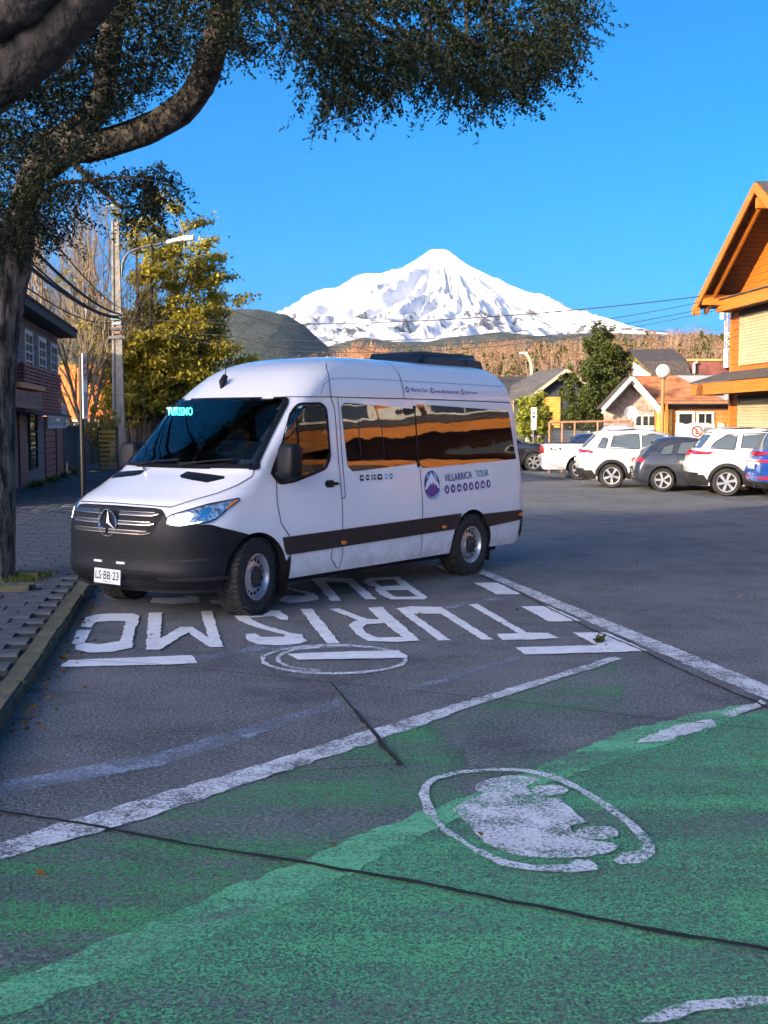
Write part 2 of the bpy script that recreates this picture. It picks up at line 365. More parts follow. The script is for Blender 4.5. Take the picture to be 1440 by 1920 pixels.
# ---------------------------------------------------------------- pavement and kerb
K0 = Vector(gnd(0, 1380)); K1 = Vector(gnd(174, 1107)); KD = (K1-K0).normalized(); KROT = math.atan2(KD.y, KD.x)-math.pi/2
def kw(u, v, z=0): return Vector((K0.x+KD.x*v+KD.y*u, K0.y+KD.y*v-KD.x*u, z))     # u to the right of the kerb face, v along it
pav = MB().box(-9, -.17, -9, 75, -.05, .082).build('pavement', M_JOINT, None, (K0.x, K0.y, 0), KROT)
struct(pav, label='raised pavement of small grey paving stones beside the kerb')
meK = []
for q in range(4):
    bm = bmesh.new(); bmesh.ops.create_cube(bm, size=1)
    for v in bm.verts: v.co = Vector((v.co.x*.165, v.co.y*.985, v.co.z*.16))
    bmesh.ops.bevel(bm, geom=list(bm.edges), offset=.018, segments=2, affect='EDGES')
    for v in bm.verts: v.co += Vector((random.uniform(-.004, .004), 0, random.uniform(-.004, .004)))
    me = bpy.data.meshes.new('kerb_stone'); bm.to_mesh(me); bm.free(); me.materials.append(M_KERB); meK.append(me)
for i in range(-5, 40):
    o = link('kerb_stone', meK[i % 4], None, pav, (-.085+random.uniform(-.006, .006), i+.5, .028+random.uniform(-.006, .004)))
    o.rotation_euler = (random.uniform(-.006, .006), random.uniform(-.02, .02), random.uniform(-.006, .006))
meB = []
for q in range(4):
    bm = bmesh.new(); bmesh.ops.create_cube(bm, size=1)
    for v in bm.verts:
        v.co = Vector((v.co.x*.294*(.985 if v.co.z > 0 else 1), v.co.y*.234*(.98 if v.co.z > 0 else 1), v.co.z*.05))
    me = bpy.data.meshes.new('paving_stone'); bm.to_mesh(me); bm.free(); me.materials.append(M_PAVER); meB.append(me)
cells = []
for j in range(-36, 280):
    for i in range(0, 28):
        u = -.335-.30*i-(.15 if j % 2 else 0); v = .24*j+.12; w = kw(u, v)
        if w.y < 2: continue
        inview = w.x > -.345*w.y-.25
        cells.append((0 if inview else 1, w.y, u, v))
cells.sort()
V = []; F = []
for k, (iv, wy, u, v) in enumerate(cells):
    dz = random.uniform(-.006, .006); tx, ty = random.uniform(-.012, .012), random.uniform(-.012, .012)
    if k < 300:
        o = link('paving_stone', meB[k % 4], None, pav, (u, v, .075+dz)); o.rotation_euler = (tx, ty, 0)
    else:
        b = len(V); hx, hy = .147, .117
        for sx, sy in ((-1,-1),(1,-1),(1,1),(-1,1)): V.append((u+sx*hx, v+sy*hy, .100+dz+tx*sy*hy-ty*sx*hx))
        for sx, sy in ((-1,-1),(1,-1),(1,1),(-1,1)): V.append((u+sx*hx, v+sy*hy, .06))
        F += [(b,b+1,b+2,b+3)] + [(b+q+4, b+(q+1) % 4+4, b+(q+1) % 4, b+q) for q in range(4)]
struct(link('paving_stones', npmesh('paving_stones', V, F), M_PAVER, pav), 'stuff')

# ---------------------------------------------------------------- vehicle shell: a stack of plan contours
class Shell:
    def __init__(s, rows, p=2., q=3.):
        rows = np.array(rows, float); t = np.arange(len(rows)); s.p, s.q = p, q; s.n = len(rows)
        s.f = [pchip(t, rows[:, k]) for k in range(6)]
        s.T = np.linspace(0, s.n-1, 2000); s.Z = s.f[0](s.T); s.Z = np.maximum.accumulate(s.Z+np.arange(2000)*1e-9); s.c = {}
    def par(s, z):
        t = np.interp(z, s.Z, s.T); return [float(f(t)) for f in s.f]
    def W(s, x, z):
        _, Xf, Xr, W, Df, Dr = s.par(z)
        if x > Xf-Df: a = min(1, (x-(Xf-Df))/Df); return W*max(0, 1-a**s.p)**(1/s.q)
        if x < Xr+Dr: a = min(1, (Xr+Dr-x)/Dr); return W*max(0, 1-a**s.p)**(1/s.q)
        return W
    def half(s, t, nf=18, ns=40, nr=8):
        _, Xf, Xr, W, Df, Dr = [float(f(t)) for f in s.f]; pts = []
        for k in range(nf+1):
            a = math.pi/2*k/nf; pts.append((Xf-Df+Df*max(0, math.cos(a))**(2/s.p), W*math.sin(a)**(2/s.q)))
        for k in range(1, ns): pts.append((Xf-Df+(Xr+Dr-Xf+Df)*k/ns, W))
        for k in range(nr+1):
            a = math.pi/2*k/nr; pts.append((Xr+Dr-Dr*math.sin(a)**(2/s.p), W*max(0, math.cos(a))**(2/s.q)))
        return pts
    def curve(s, z):
        k = round(z, 4)
        if k not in s.c:
            t = float(np.interp(z, s.Z, s.T)); h = np.array(s.half(t, 40, 60, 14))
            d = np.concatenate([[0], np.cumsum(np.hypot(*np.diff(h, axis=0).T))]); s.c[k] = (d, h)
        return s.c[k]
    def at(s, a, z):           # a = distance round the plan contour from the middle of the front
        d, h = s.curve(z); return Vector((np.interp(abs(a), d, h[:, 0]), math.copysign(1, a)*np.interp(abs(a), d, h[:, 1]), z))
    def arc(s, x, z):          # distance round the contour at which the side reaches x
        d, h = s.curve(z); return float(np.interp(-x, -h[:, 0], d))
    def mesh(s, step=.25, nf=18, ns=40, nr=8, t0=0, t1=None):
        T = np.arange(t0, (s.n-1 if t1 is None else t1)+1e-6, step); V = []; F = []
        for t in T:
            h = s.half(t, nf, ns, nr); z = float(s.f[0](t)); m = len(h)
            V += [(x, y, z) for x, y in h] + [(x, -y, z) for x, y in h[-2:0:-1]]
        m = 2*m-2
        for i in range(len(T)-1):
            for k in range(m): F.append((i*m+k, i*m+(k+1) % m, (i+1)*m+(k+1) % m, (i+1)*m+k))
        F.append(tuple(range(m))[::-1]); F.append(tuple((len(T)-1)*m+k for k in range(m)))
        return V, F
def side_fn(sh, sg=1): return lambda x, z: Vector((x, sg*sh.W(x, z), z))
def ring_fn(sh, sg=1): return lambda a, z: sh.at(sg*a, z)
SHELL_CX = [-1.5]
def surf_n(fn, a, b, e=.006):
    p = fn(a, b); n = (fn(a+e, b)-fn(a-e, b)).cross(fn(a, b+e)-fn(a, b-e))
    if n.length < 1e-9: n = Vector((p.x, p.y, 0))
    n.normalize()
    o = n.y*p.y if abs(n.y) > .3 and abs(p.y) > .2 else n.x*(p.x-SHELL_CX[0]) if abs(n.x) > .25 else n.z
    if o < 0: n = -n
    return n
def patch(name, fn, poly, off, mt, parent, na=10, nb=8, skirt=.02, smooth=True):
    """a panel lying on a shell; poly is a row-convex outline in the two surface coordinates"""
    bs = [p[1] for p in poly]; b0, b1 = min(bs), max(bs); e = (b1-b0)*1e-3
    ctrl = sorted(set([b0+e, b1-e] + [b0+e+(b1-b0-2*e)*k/nb for k in range(nb+1)])); V = []; NN = []
    for b in ctrl:
        xs = []
        for i in range(len(poly)):
            (a1, c1), (a2, c2) = poly[i-1], poly[i]
            if (c1-b)*(c2-b) <= 0 and c1 != c2: xs.append(a1+(a2-a1)*(b-c1)/(c2-c1))
        lo, hi = min(xs), max(xs)
        for k in range(na+1):
            a = lo+(hi-lo)*k/na; p = fn(a, b); n = surf_n(fn, a, b); V.append(p+n*off); NN.append(n)
    m = len(ctrl); w = na+1; F = [(i*w+k, i*w+k+1, (i+1)*w+k+1, (i+1)*w+k) for i in range(m-1) for k in range(na)]
    loop = [k for k in range(w)] + [i*w+na for i in range(1, m)] + [(m-1)*w+k for k in range(na-1, -1, -1)] + [i*w for i in range(m-2, 0, -1)]
    base = len(V); V += [V[i]-NN[i]*(skirt+off) for i in loop]; L = len(loop)
    F += [(loop[i], loop[(i+1) % L], base+(i+1) % L, base+i) for i in range(L)]
    me = bpy.data.meshes.new(name); me.from_pydata([tuple(v) for v in V], [], F)
    bm = bmesh.new(); bm.from_mesh(me); bmesh.ops.remove_doubles(bm, verts=bm.verts, dist=1e-5); bmesh.ops.recalc_face_normals(bm, faces=bm.faces); bm.to_mesh(me); bm.free()
    if smooth: smooth_me(me, 35)
    return link(name, me, mt, parent)
def strip(name, fn, pts, w, off, mt, parent, sub=6):
    """a narrow band along a line on a shell (a panel gap, a trim line)"""
    P = []; 
    for i in range(len(pts)-1):
        for k in range(sub if i < len(pts)-2 else sub+1):
            t = k/sub; P.append((pts[i][0]*(1-t)+pts[i+1][0]*t, pts[i][1]*(1-t)+pts[i+1][1]*t))
    V = []; Q = [fn(*p) for p in P]
    for i, p in enumerate(P):
        n = surf_n(fn, *p); d = Q[min(i+1, len(Q)-1)]-Q[max(i-1, 0)]; s = d.cross(n); s.normalize()
        V += [Q[i]+n*off+s*w/2, Q[i]+n*off-s*w/2]
    me = bpy.data.meshes.new(name); me.from_pydata([tuple(v) for v in V], [], [(2*i, 2*i+1, 2*i+3, 2*i+2) for i in range(len(P)-1)])
    return link(name, me, mt, parent)
def text_mesh(txt, bold=0., spacing=1.):
    c = bpy.data.curves.new('lettering', 'FONT'); c.body = txt; c.size = 1; c.offset = bold; c.space_character = spacing; c.resolution_u = 3
    o = bpy.data.objects.new('lettering', c); COL.objects.link(o); bpy.context.view_layer.update()
    me = bpy.data.meshes.new_from_object(o.evaluated_get(bpy.context.evaluated_depsgraph_get()))
    bpy.data.objects.remove(o); bpy.data.curves.remove(c)
    V = np.array([v.co[:] for v in me.vertices]); lo, hi = V.min(0), V.max(0); V = (V-lo)/np.maximum(hi-lo, 1e-6)
    return V, [tuple(p.vertices) for p in me.polygons]
def lettering(name, txt, fn3, mt, parent, bold=.0, spacing=1.):
    """fn3(u, v) places the unit box of the text in space"""
    V, F = text_mesh(txt, bold, spacing)
    me = bpy.data.meshes.new(name); me.from_pydata([tuple(fn3(u, v)) for u, v, _ in V], [], F); return link(name, me, mt, parent)
def flat_poly(name, poly, fn, mt, parent):
    tri = tessellate_polygon([[Vector((a, b, 0)) for a, b in poly]])
    me = bpy.data.meshes.new(name); me.from_pydata([tuple(fn(a, b)) for a, b in poly], [], [tuple(t) for t in tri]); return link(name, me, mt, parent)

def paint(name, col, coat=.6, rough=.32, metal=0., dirt=.05):
    m = mat(name, col, rough, metal, var=dirt, vs=2.5, coat=coat); m.node_tree.nodes['Principled BSDF'].inputs['Coat Roughness'].default_value = .04; return m
def glass_mat(name, tint, ior=1.55, opaque=None):
    m = bpy.data.materials.new(name); m.use_nodes = True; nt = m.node_tree; n, l, b = nodes_of(m)
    if opaque:
        b.inputs['Base Color'].default_value = (*opaque, 1); b.inputs['Roughness'].default_value = .02; b.inputs['IOR'].default_value = ior; b.inputs['Specular IOR Level'].default_value = .5
        tc = n.new('ShaderNodeTexCoord'); nz = noise(nt, tc.outputs['Object'], 1.7, 2, .5); bp = n.new('ShaderNodeBump'); bp.inputs['Strength'].default_value = .11; bp.inputs['Distance'].default_value = .03
        l.new(nz.outputs[0], bp.inputs['Height']); l.new(bp.outputs[0], b.inputs['Normal']); return m
    n.remove(b); tr = n.new('ShaderNodeBsdfTransparent'); tr.inputs[0].default_value = (*tint, 1); gl = n.new('ShaderNodeBsdfGlossy'); gl.inputs['Roughness'].default_value = .015
    fr = n.new('ShaderNodeFresnel'); fr.inputs[0].default_value = ior; mx = n.new('ShaderNodeMixShader')
    l.new(fr.outputs[0], mx.inputs[0]); l.new(tr.outputs[0], mx.inputs[1]); l.new(gl.outputs[0], mx.inputs[2]); l.new(mx.outputs[0], n['Material Output'].inputs[0]); return m
M_VAN = paint('van_white_paint', (.86, .865, .87), 1., .3, dirt=.02)
def road_dirt(m, z0, z1, amt):
    nt = m.node_tree; n, l, b = nodes_of(m); src = b.inputs['Base Color'].links[0].from_socket
    tc = n.new('ShaderNodeTexCoord'); sp = n.new('ShaderNodeSeparateXYZ'); l.new(tc.outputs['Object'], sp.inputs[0])
    mr = n.new('ShaderNodeMapRange'); l.new(sp.outputs[2], mr.inputs[0]); mr.inputs[1].default_value = z1; mr.inputs[2].default_value = z0; mr.inputs[3].default_value = 0; mr.inputs[4].default_value = amt
    nz = noise(nt, tc.outputs['Object'], 5, 6, .75); f = math_(nt, 'MULTIPLY', mr.outputs[0], ramp(nt, nz.outputs[0], .35, .65).outputs[0])
    l.new(mixc(nt, f, src, (.30, .27, .23)), b.inputs['Base Color'])
road_dirt(M_VAN, .3, .85, .55)
M_PLAST = mat('black_plastic', (.0075, .008, .0095), .5, var=.25, vs=8, bump=.08, bs=220, spec=.3)
M_TRIM = mat('charcoal_trim', (.018, .0175, .018), .42, var=.2, vs=6)
M_DARK = mat('dark_void', (.006, .006, .007), .8)
M_GAP = mat('panel_gap', (.03, .032, .036), .7)
M_CHROME = mat('chrome', (.72, .73, .75), .16, 1.0)
M_STEEL = mat('wheel_silver', (.55, .56, .57), .38, .85, var=.15, vs=12)
M_TYRE = mat('tyre_rubber', (.022, .021, .021), .82, var=.35, vs=14, bump=.3, bs=90)
M_WS = glass_mat('windscreen_glass', (.34, .38, .39), 2.0)
M_DGLASS = glass_mat('dark_window_glass', None, 2.5, (.006, .007, .008))
M_CGLASS = glass_mat('car_window_glass', None, 2.1, (.07, .085, .09))
M_LENS = mat('headlamp_lens', (.70, .76, .76), .12, .75, var=.7, vs=30, coat=1., detail=1)
M_LAMP = mat('headlamp_lit', (.9, .95, 1.), .2, emit=(.85, 1., .92, .75))
M_AMBER = mat('amber_lens', (.75, .23, .02), .2, coat=.6)
M_RED = mat('red_lens', (.42, .012, .02), .2, coat=.7)
M_LED = mat('cyan_led', (.05, .6, .6), .5, emit=(.08, .95, .85, 3.0))
M_CABIN = mat('cabin_lining', (.035, .04, .045), .8)
M_SEAT = mat('seat_fabric', (.05, .05, .06), .9, var=.4, vs=9)
M_REDSEAT = mat('red_fabric', (.30, .025, .03), .9)

# ---------------------------------------------------------------- the van
VO = (-1.979, 11.315, 0); VYAW = R(-127.5)
van = thing('van', 'white high-roof passenger van with black bumper parked across the painted bay', 'van', VO, VYAW)
VS = Shell([
 (.30, .83,-4.86,.945,.56,.10), (.38, .90,-4.92,.970,.60,.12), (.50, .925,-4.94,.985,.62,.12), (.75, .925,-4.95,.99,.62,.12), (.92, .905,-4.95,.99,.64,.12),
 (1.03, .865,-4.95,.985,.66,.12), (1.10, .79,-4.95,.98,.66,.12), (1.18, .62,-4.95,.972,.62,.12), (1.27, .42,-4.945,.965,.50,.12), (1.335, .265,-4.94,.958,.42,.12),
 (1.385, .18,-4.935,.95,.36,.12), (1.55, .0,-4.92,.935,.34,.12), (1.80, -.265,-4.90,.915,.33,.12), (2.02, -.50,-4.87,.893,.33,.13), (2.11, -.605,-4.85,.88,.34,.14), (2.25, -.79,-4.82,.845,.36,.16),
 (2.37, -.98,-4.77,.785,.38,.2), (2.45, -1.19,-4.70,.70,.4,.22), (2.505, -1.48,-4.60,.57,.4,.22), (2.535, -1.85,-4.45,.39,.4,.2), (2.545, -2.2,-4.2,.2,.3,.15)])
sideL, sideR, ringF = side_fn(VS), side_fn(VS, -1), ring_fn(VS)
WX = (-.0, -3.70); ARC = .43; ARZ = .36
Vb, Fb = VS.mesh(.2, 20, 56, 8)
me = bpy.data.meshes.new('body'); me.from_pydata(Vb, [], Fb); me.materials.append(M_VAN); me.materials.append(M_DARK)
body = link('body', me, None)
cut = MB()
for x in WX:
    for s in (1, -1):
        y0, y1 = (.60, 1.2) if s > 0 else (-1.2, -.60)
        cut.lathe([(1e-4, y0), (ARC, y0), (ARC, y1), (1e-4, y1)], 40, 'y', (x, 0, ARZ))
cm = cut.mesh('arch_cutter'); cm.materials.append(M_DARK); cobj = bpy.data.objects.new('arch_cutter', cm); COL.objects.link(cobj)
bo = body.modifiers.new('arch', 'BOOLEAN'); bo.object = cobj; bo.operation = 'DIFFERENCE'; bo.solver = 'EXACT'; bo.material_mode = 'TRANSFER'
bpy.context.view_layer.update()
me2 = bpy.data.meshes.new_from_object(body.evaluated_get(bpy.context.evaluated_depsgraph_get()))
body.modifiers.clear(); body.data = me2; bpy.data.objects.remove(cobj)
body.parent = van
WS_OUT = [(-.93,1.385),(.93,1.385),(.90,1.44),(.80,2.0),(.77,2.05),(-.77,2.05),(-.80,2.0),(-.90,1.44)]      # y, z outline of the windscreen
DW = rounded([(-.24,1.34),(-.60,1.90),(-.72,2.0),(-1.04,2.01),(-1.11,1.96),(-1.12,1.47),(-1.04,1.36),(-.55,1.25),(-.33,1.235)], .05, 3)   # door window x, z
def inside(poly, a, b):
    c = False
    for i in range(len(poly)):
        (x1, y1), (x2, y2) = poly[i-1], poly[i]
        if (y1 > b) != (y2 > b) and a < (x2-x1)*(b-y1)/(y2-y1)+x1: c = not c
    return c
def shrink(poly, k):
    cx = sum(p[0] for p in poly)/len(poly); cy = sum(p[1] for p in poly)/len(poly); return [((a-cx)*k+cx, (b-cy)*k+cy) for a, b in poly]
def open_glass(me):
    bm = bmesh.new(); bm.from_mesh(me); w, d = shrink(WS_OUT, .95), shrink(DW, .92); kill = []
    for f in bm.faces:
        c = f.calc_center_median()
        if c.z > 1.1 and ((f.normal.x > .35 and inside(w, c.y, c.z)) or (abs(f.normal.y) > .8 and abs(c.y) > .7 and inside(d, c.x, c.z))): kill.append(f)
    bmesh.ops.delete(bm, geom=kill, context='FACES'); bm.to_mesh(me); bm.free()
open_glass(body.data); smooth_me(body.data, 32)
Vi, Fi = VS.mesh(.2, 20, 56, 8, 8, 17)
Vi = [(x*.985-.02, y*.975, z-.01) for x, y, z in Vi]; mi = bpy.data.meshes.new('cabin_lining'); mi.from_pydata(Vi, [], Fi); open_glass(mi)
link('cabin_lining', mi, M_CABIN, van)
# windscreen and its black border
def frontpt(y, z):
    _, Xf, Xr, W, Df, Dr = VS.par(z); return Vector((Xf-Df+Df*max(0, 1-(min(abs(y)/W, 1))**VS.q)**(1/VS.p), y, z))
wsr = rounded(WS_OUT, .05, 4)
patch('windscreen', frontpt, wsr, .010, M_WS, van, 28, 20, .004)
pts = wsr+[wsr[0]]
strip('windscreen_seal', frontpt, pts, .045, .012, M_PLAST, van, 4)
strip('windscreen_seal', frontpt, [(-.88,1.40),(0,1.392),(.88,1.40)], .05, .014, M_PLAST, van, 20)
# bonnet gap, bonnet vents
strip('bonnet_gap', ringF, [(-.66,1.055),(-.4,1.065),(0,1.07),(.4,1.065),(.66,1.055)], .012, .002, M_GAP, van, 8)
for s in (1, -1):
    fn = ring_fn(VS, s)
    strip('bonnet_gap', fn, [(.66,1.055),(.80,1.115),(.93,1.17),(1.02,1.24),(1.04,1.31),(.98,1.375)], .010, .003, M_GAP, van, 6)
    patch('bonnet_vent', frontpt, [(s*a, b) for a, b in [(.27,1.305),(.68,1.262),(.78,1.295),(.75,1.322),(.30,1.352)]], .004, M_PLAST, van, 8, 5)
    for k in range(3): strip('vent_rib', frontpt, [(s*.33,1.323+.008*k),(s*.70,1.288+.009*k)], .006, .012, M_TRIM, van, 3)
# black front mask and bumper (wraps round to the wheel arch)
ztop = pchip([0, .5, .60, .68, .80, 1.0, 1.15, 1.6], [1.052, 1.045, 1.03, .905, .895, .90, .86, .74])
def bump_end(z):
    q = ARC**2-(z-ARZ)**2; x = math.sqrt(q) if q > 0 else .12
    return VS.arc(max(x, .12)+.004, z)
NB_ = 44; V = []; F = []; rows = 40
for s in (1, -1):
    b0 = len(V)
    for i in range(rows+1):
        for k in range(NB_+1):
            c = k/NB_; a0 = c*1.45; z = .275+(float(ztop(a0))-.275)*i/rows
            a = c*bump_end(max(z, .31)); zz = max(z, .302); p = VS.at(s*a, zz); n = surf_n(ringF, s*max(a, .01), zz)
            off = .018+.020*math.exp(-((z-.42)/.10)**2)
            p = p+Vector((n.x, n.y, 0))*off; p.z = z; V.append(p)
    w = NB_+1
    F += [(b0+i*w+k, b0+i*w+k+1, b0+(i+1)*w+k+1, b0+(i+1)*w+k) for i in range(rows) for k in range(NB_)]
    # top edge turned in to the body
    e0 = len(V)
    for k in range(w):
        p = V[b0+rows*w+k]; V.append(p-Vector((.03, s*.03*(k/NB_), -.002)))
    F += [(b0+rows*w+k, b0+rows*w+k+1, e0+k+1, e0+k) for k in range(NB_)]
me = bpy.data.meshes.new('bumper'); me.from_pydata([tuple(v) for v in V], [], F)
bm = bmesh.new(); bm.from_mesh(me); bmesh.ops.remove_doubles(bm, verts=bm.verts, dist=1e-4); bm.to_mesh(me); bm.free(); smooth_me(me, 50)
bumper = link('bumper', me, M_PLAST, van)
patch('bumper_intake', ringF, rounded([(-.50,.60),(-.44,.505),(.44,.505),(.50,.60)], .03), .020, M_DARK, van, 16, 4)
for s in (1, -1):
    fn = ring_fn(VS, s)
    strip('bumper_crease_shade', fn, [(.68,.625),(.95,.635),(1.08,.60),(1.16,.53),(1.18,.50)], .022, .022, M_DARK, van, 6)  # dark strip drawn for the shade in the bumper crease
    patch('fog_recess', fn, rounded([(.66,.52),(.70,.50),(1.15,.50),(1.10,.575),(1.0,.605),(.70,.60)], .03), .020, M_TRIM, van, 12, 5)
    patch('bumper_ledge', fn, [(.60,.43),(.62,.405),(1.24,.405),(1.22,.43)], .044, M_TRIM, van, 14, 3)
    patch('light_bar', ringF, [(s*.16-.055+.02, .525), (s*.16+.055+.02, .525), (s*.16+.055+.02, .545), (s*.16-.055+.02, .545)], .035, mat('light_bar_white', (.8,.82,.85), .4), van, 4, 2)
strip('bumper_crease_shade', ringF, [(-.60,.475),(-.3,.478),(.3,.478),(.60,.475)], .012, .037, M_DARK, van, 8)  # same painted crease shade, across the middle of the bumper
# grille, slats, emblem
patch('grille', ringF, rounded([(-.60,1.03),(-.62,.98),(-.53,.775),(-.50,.765),(.50,.765),(.53,.775),(.62,.98),(.60,1.03)], .03), .018, M_DARK, van, 24, 10)
M_SLAT = mat('grille_slat', (.03, .03, .032), .35); M_LIP = mat('slat_chrome_reflection', (.42, .36, .33), .22, 1.)  # brownish tint paints copper reflections into the lip chrome
for z, a1 in ((.985, .585), (.905, .56), (.825, .53)):
    for s in (1, -1):
        fn = ring_fn(VS, s); a0 = .14 if z > .86 else .02
        sl = patch('grille_slat', fn, rounded([(a0,z+.016),(a0,z-.022),(a1-.03,z-.02),(a1,z-.004),(a1-.04,z+.012)], .01), .034, M_SLAT, van, 12, 3)
        strip('chrome_lip', fn, [(a0,z-.018),(a1-.06,z-.017),(a1,z-.002)], .008, .038, M_LIP, sl, 8)
        strip('chrome_lip', fn, [(a0,z+.012),(a1-.04,z+.010)], .005, .037, M_LIP, sl, 8)
em = MB(); xe = frontpt(0, .895).x+.035
n = 40
em.lathe([(.113, .0), (.120, .012), (.127, .012), (.131, 0), (.127, -.01), (.117, -.01)], n, 'x', (xe, 0, .895), True)
for k in range(3):
    a = R(90+120*k); tip = Vector((0, math.cos(a), math.sin(a)))*.115; c = Vector((xe, 0, .895))
    l_ = Vector((0, math.cos(a+R(60)), math.sin(a+R(60))))*.020; r_ = Vector((0, math.cos(a-R(60)), math.sin(a-R(60))))*.020; up = Vector((.016, 0, 0))
    em.add([c+up, c+tip, c+l_, c+r_, c-up*.2], [(0,2,1),(0,1,3),(4,1,2),(4,3,1)])
em.build('emblem', mat('emblem_chrome', (.80, .81, .83), .22, 1.), van, smooth=30)
MB().lathe([(.001, .0), (.115, .0)], n, 'x', (xe-.012, 0, .895)).build('emblem_back', mat('emblem_black', (.008,.008,.01), .2, coat=1), van)
# headlamps
for s in (1, -1):
    fn = ring_fn(VS, s)
    hl = patch('headlamp', fn, rounded([(.665,.905),(.70,.885),(.80,.882),(1.03,.92),(1.10,.945),(1.235,1.075),(1.25,1.105),(1.22,1.118),(.98,1.072),(.70,.985),(.665,.96)], .02, 3), .018, M_LENS, van, 26, 14)
    patch('lamp_reflector', fn, rounded([(.74,.915),(.86,.915),(.90,.985),(.86,1.005),(.76,.985)], .03), .021, M_LAMP, hl, 6, 6)
    patch('lamp_reflector', fn, rounded([(.94,.945),(1.02,.96),(1.05,1.03),(1.0,1.055),(.95,1.03)], .03), .021, M_CHROME, hl, 6, 6)
    patch('running_light', fn, [(.70,.892),(.80,.89),(.98,.918),(.98,.928),(.80,.902),(.70,.904)], .022, M_LAMP, hl, 10, 3)
    patch('turn_signal', fn, rounded([(1.17,1.025),(1.185,1.03),(1.24,1.09),(1.228,1.108),(1.19,1.095)], .02), .022, M_AMBER, hl, 8, 6)
    strip('headlamp_edge', fn, [(.665,.905),(.70,.885),(.80,.882),(1.03,.92),(1.10,.945),(1.235,1.075),(1.25,1.105),(1.22,1.118),(.98,1.072),(.70,.985),(.665,.96),(.665,.905)], .012, .020, M_PLAST, hl, 4)
# number plate
pl = MB().box(0, .012, -.185, .185, -.068, .068).build('number_plate', mat('plate_white', (.72,.74,.72), .4, var=.12, vs=20), van, (frontpt(0, .40).x+.045, 0.0, .398))
pl.rotation_euler = (0, R(-4), 0)
MB().box(-.004, .006, -.195, .195, -.078, .078).build('plate_frame', M_PLAST, pl)
M_INK = mat('ink_black', (.01, .01, .012), .5)
lettering('plate_text', 'LS·BB·23', lambda u, v: (.0145, -.165+.33*u, -.030+.078*v), M_INK, pl, .012)
lettering('plate_text', 'CHILE', lambda u, v: (.0145, -.06+.12*u, -.058+.016*v), M_INK, pl, .0)
# wheels
def van_wheel():
    P = []
    ty = MB().lathe([(.215,-.10),(.24,-.115),(.285,-.125),(.325,-.122),(.350,-.108),(.362,-.08),(.366,-.03),(.366,.03),(.362,.08),(.350,.108),(.325,.122),(.285,.125),(.24,.115),(.215,.10)], 56, 'y', closed=True)
    tm = ty.mesh('tyre'); tm.materials.append(M_TYRE); smooth_me(tm, 40)
    tr = MB()
    for k in range(46):
        for side_, a_ in ((-1, 0), (1, .5)):
            M = Matrix.Rotation(2*math.pi*(k+a_)/46, 4, 'Y')
            tr.box(-.015, .015, side_*.118, side_*.052, .345, .3735, M)
            tr.box(-.012, .012, side_*.040, side_*.004, .355, .3735, M)
    rm = tr.mesh('tread'); rm.materials.append(M_TYRE)
    ri = MB().lathe([(.216,.108),(.222,.114),(.214,.116),(.203,.104),(.196,.070),(.188,.052),(.180,.058),(.150,.066),(.118,.070),(.108,.074),(.100,.100),(.001,.100)], 48, 'y')
    rim = ri.mesh('rim'); rim.materials.append(M_STEEL); smooth_me(rim, 35)
    ho = MB()
    for k in range(16):
        a = 2*math.pi*k/16; ho.lathe([(.0005,.0705),(.0155,.0705),(.0165,.064)], 12, 'y', (.160*math.cos(a), 0, .160*math.sin(a)))
    hm = ho.mesh('rim_holes'); hm.materials.append(M_DARK)
    hub = MB().lathe([(.104,.098),(.100,.106),(.060,.112),(.052,.122),(.03,.128),(.001,.129)], 30, 'y')
    for k in range(6):
        a = 2*math.pi*k/6; hub.lathe([(.011,.104),(.011,.120),(.0005,.121)], 8, 'y', (.080*math.cos(a), 0, .080*math.sin(a)))
    um = hub.mesh('hub_cap'); um.materials.append(mat('hub_dark', (.05,.045,.045), .6, .3, var=.4, vs=30)); smooth_me(um, 30)
    return tm, rm, rim, hm, um
WM = van_wheel()
for x in WX:
    for s in (1, -1):
        w = bpy.data.objects.new('wheel', None); COL.objects.link(w); w.parent = van; w.location = (x, s*.86, .366); w.empty_display_size = .1
        st = R(13) if x == 0 else 0
        w.rotation_euler = (0, random.uniform(0, 6), st if s > 0 else math.pi+st); w.rotation_mode = 'ZYX' if False else 'XYZ'
        for m_, nm in zip(WM, ('tyre', 'tread', 'rim', 'rim_holes', 'hub_cap')): link(nm, m_, None, w)
    box('axle', M_DARK, van, x-.08, x+.08, -.8, .8, .22, .38)
for s in (1, -1):
    for x in WX: box('mud_flap', M_PLAST, van, x-.455, x-.43, s*.70, s*.95, .14, .50)
box('underbody', M_DARK, van, -4.6, .5, -.75, .75, .22, .34)
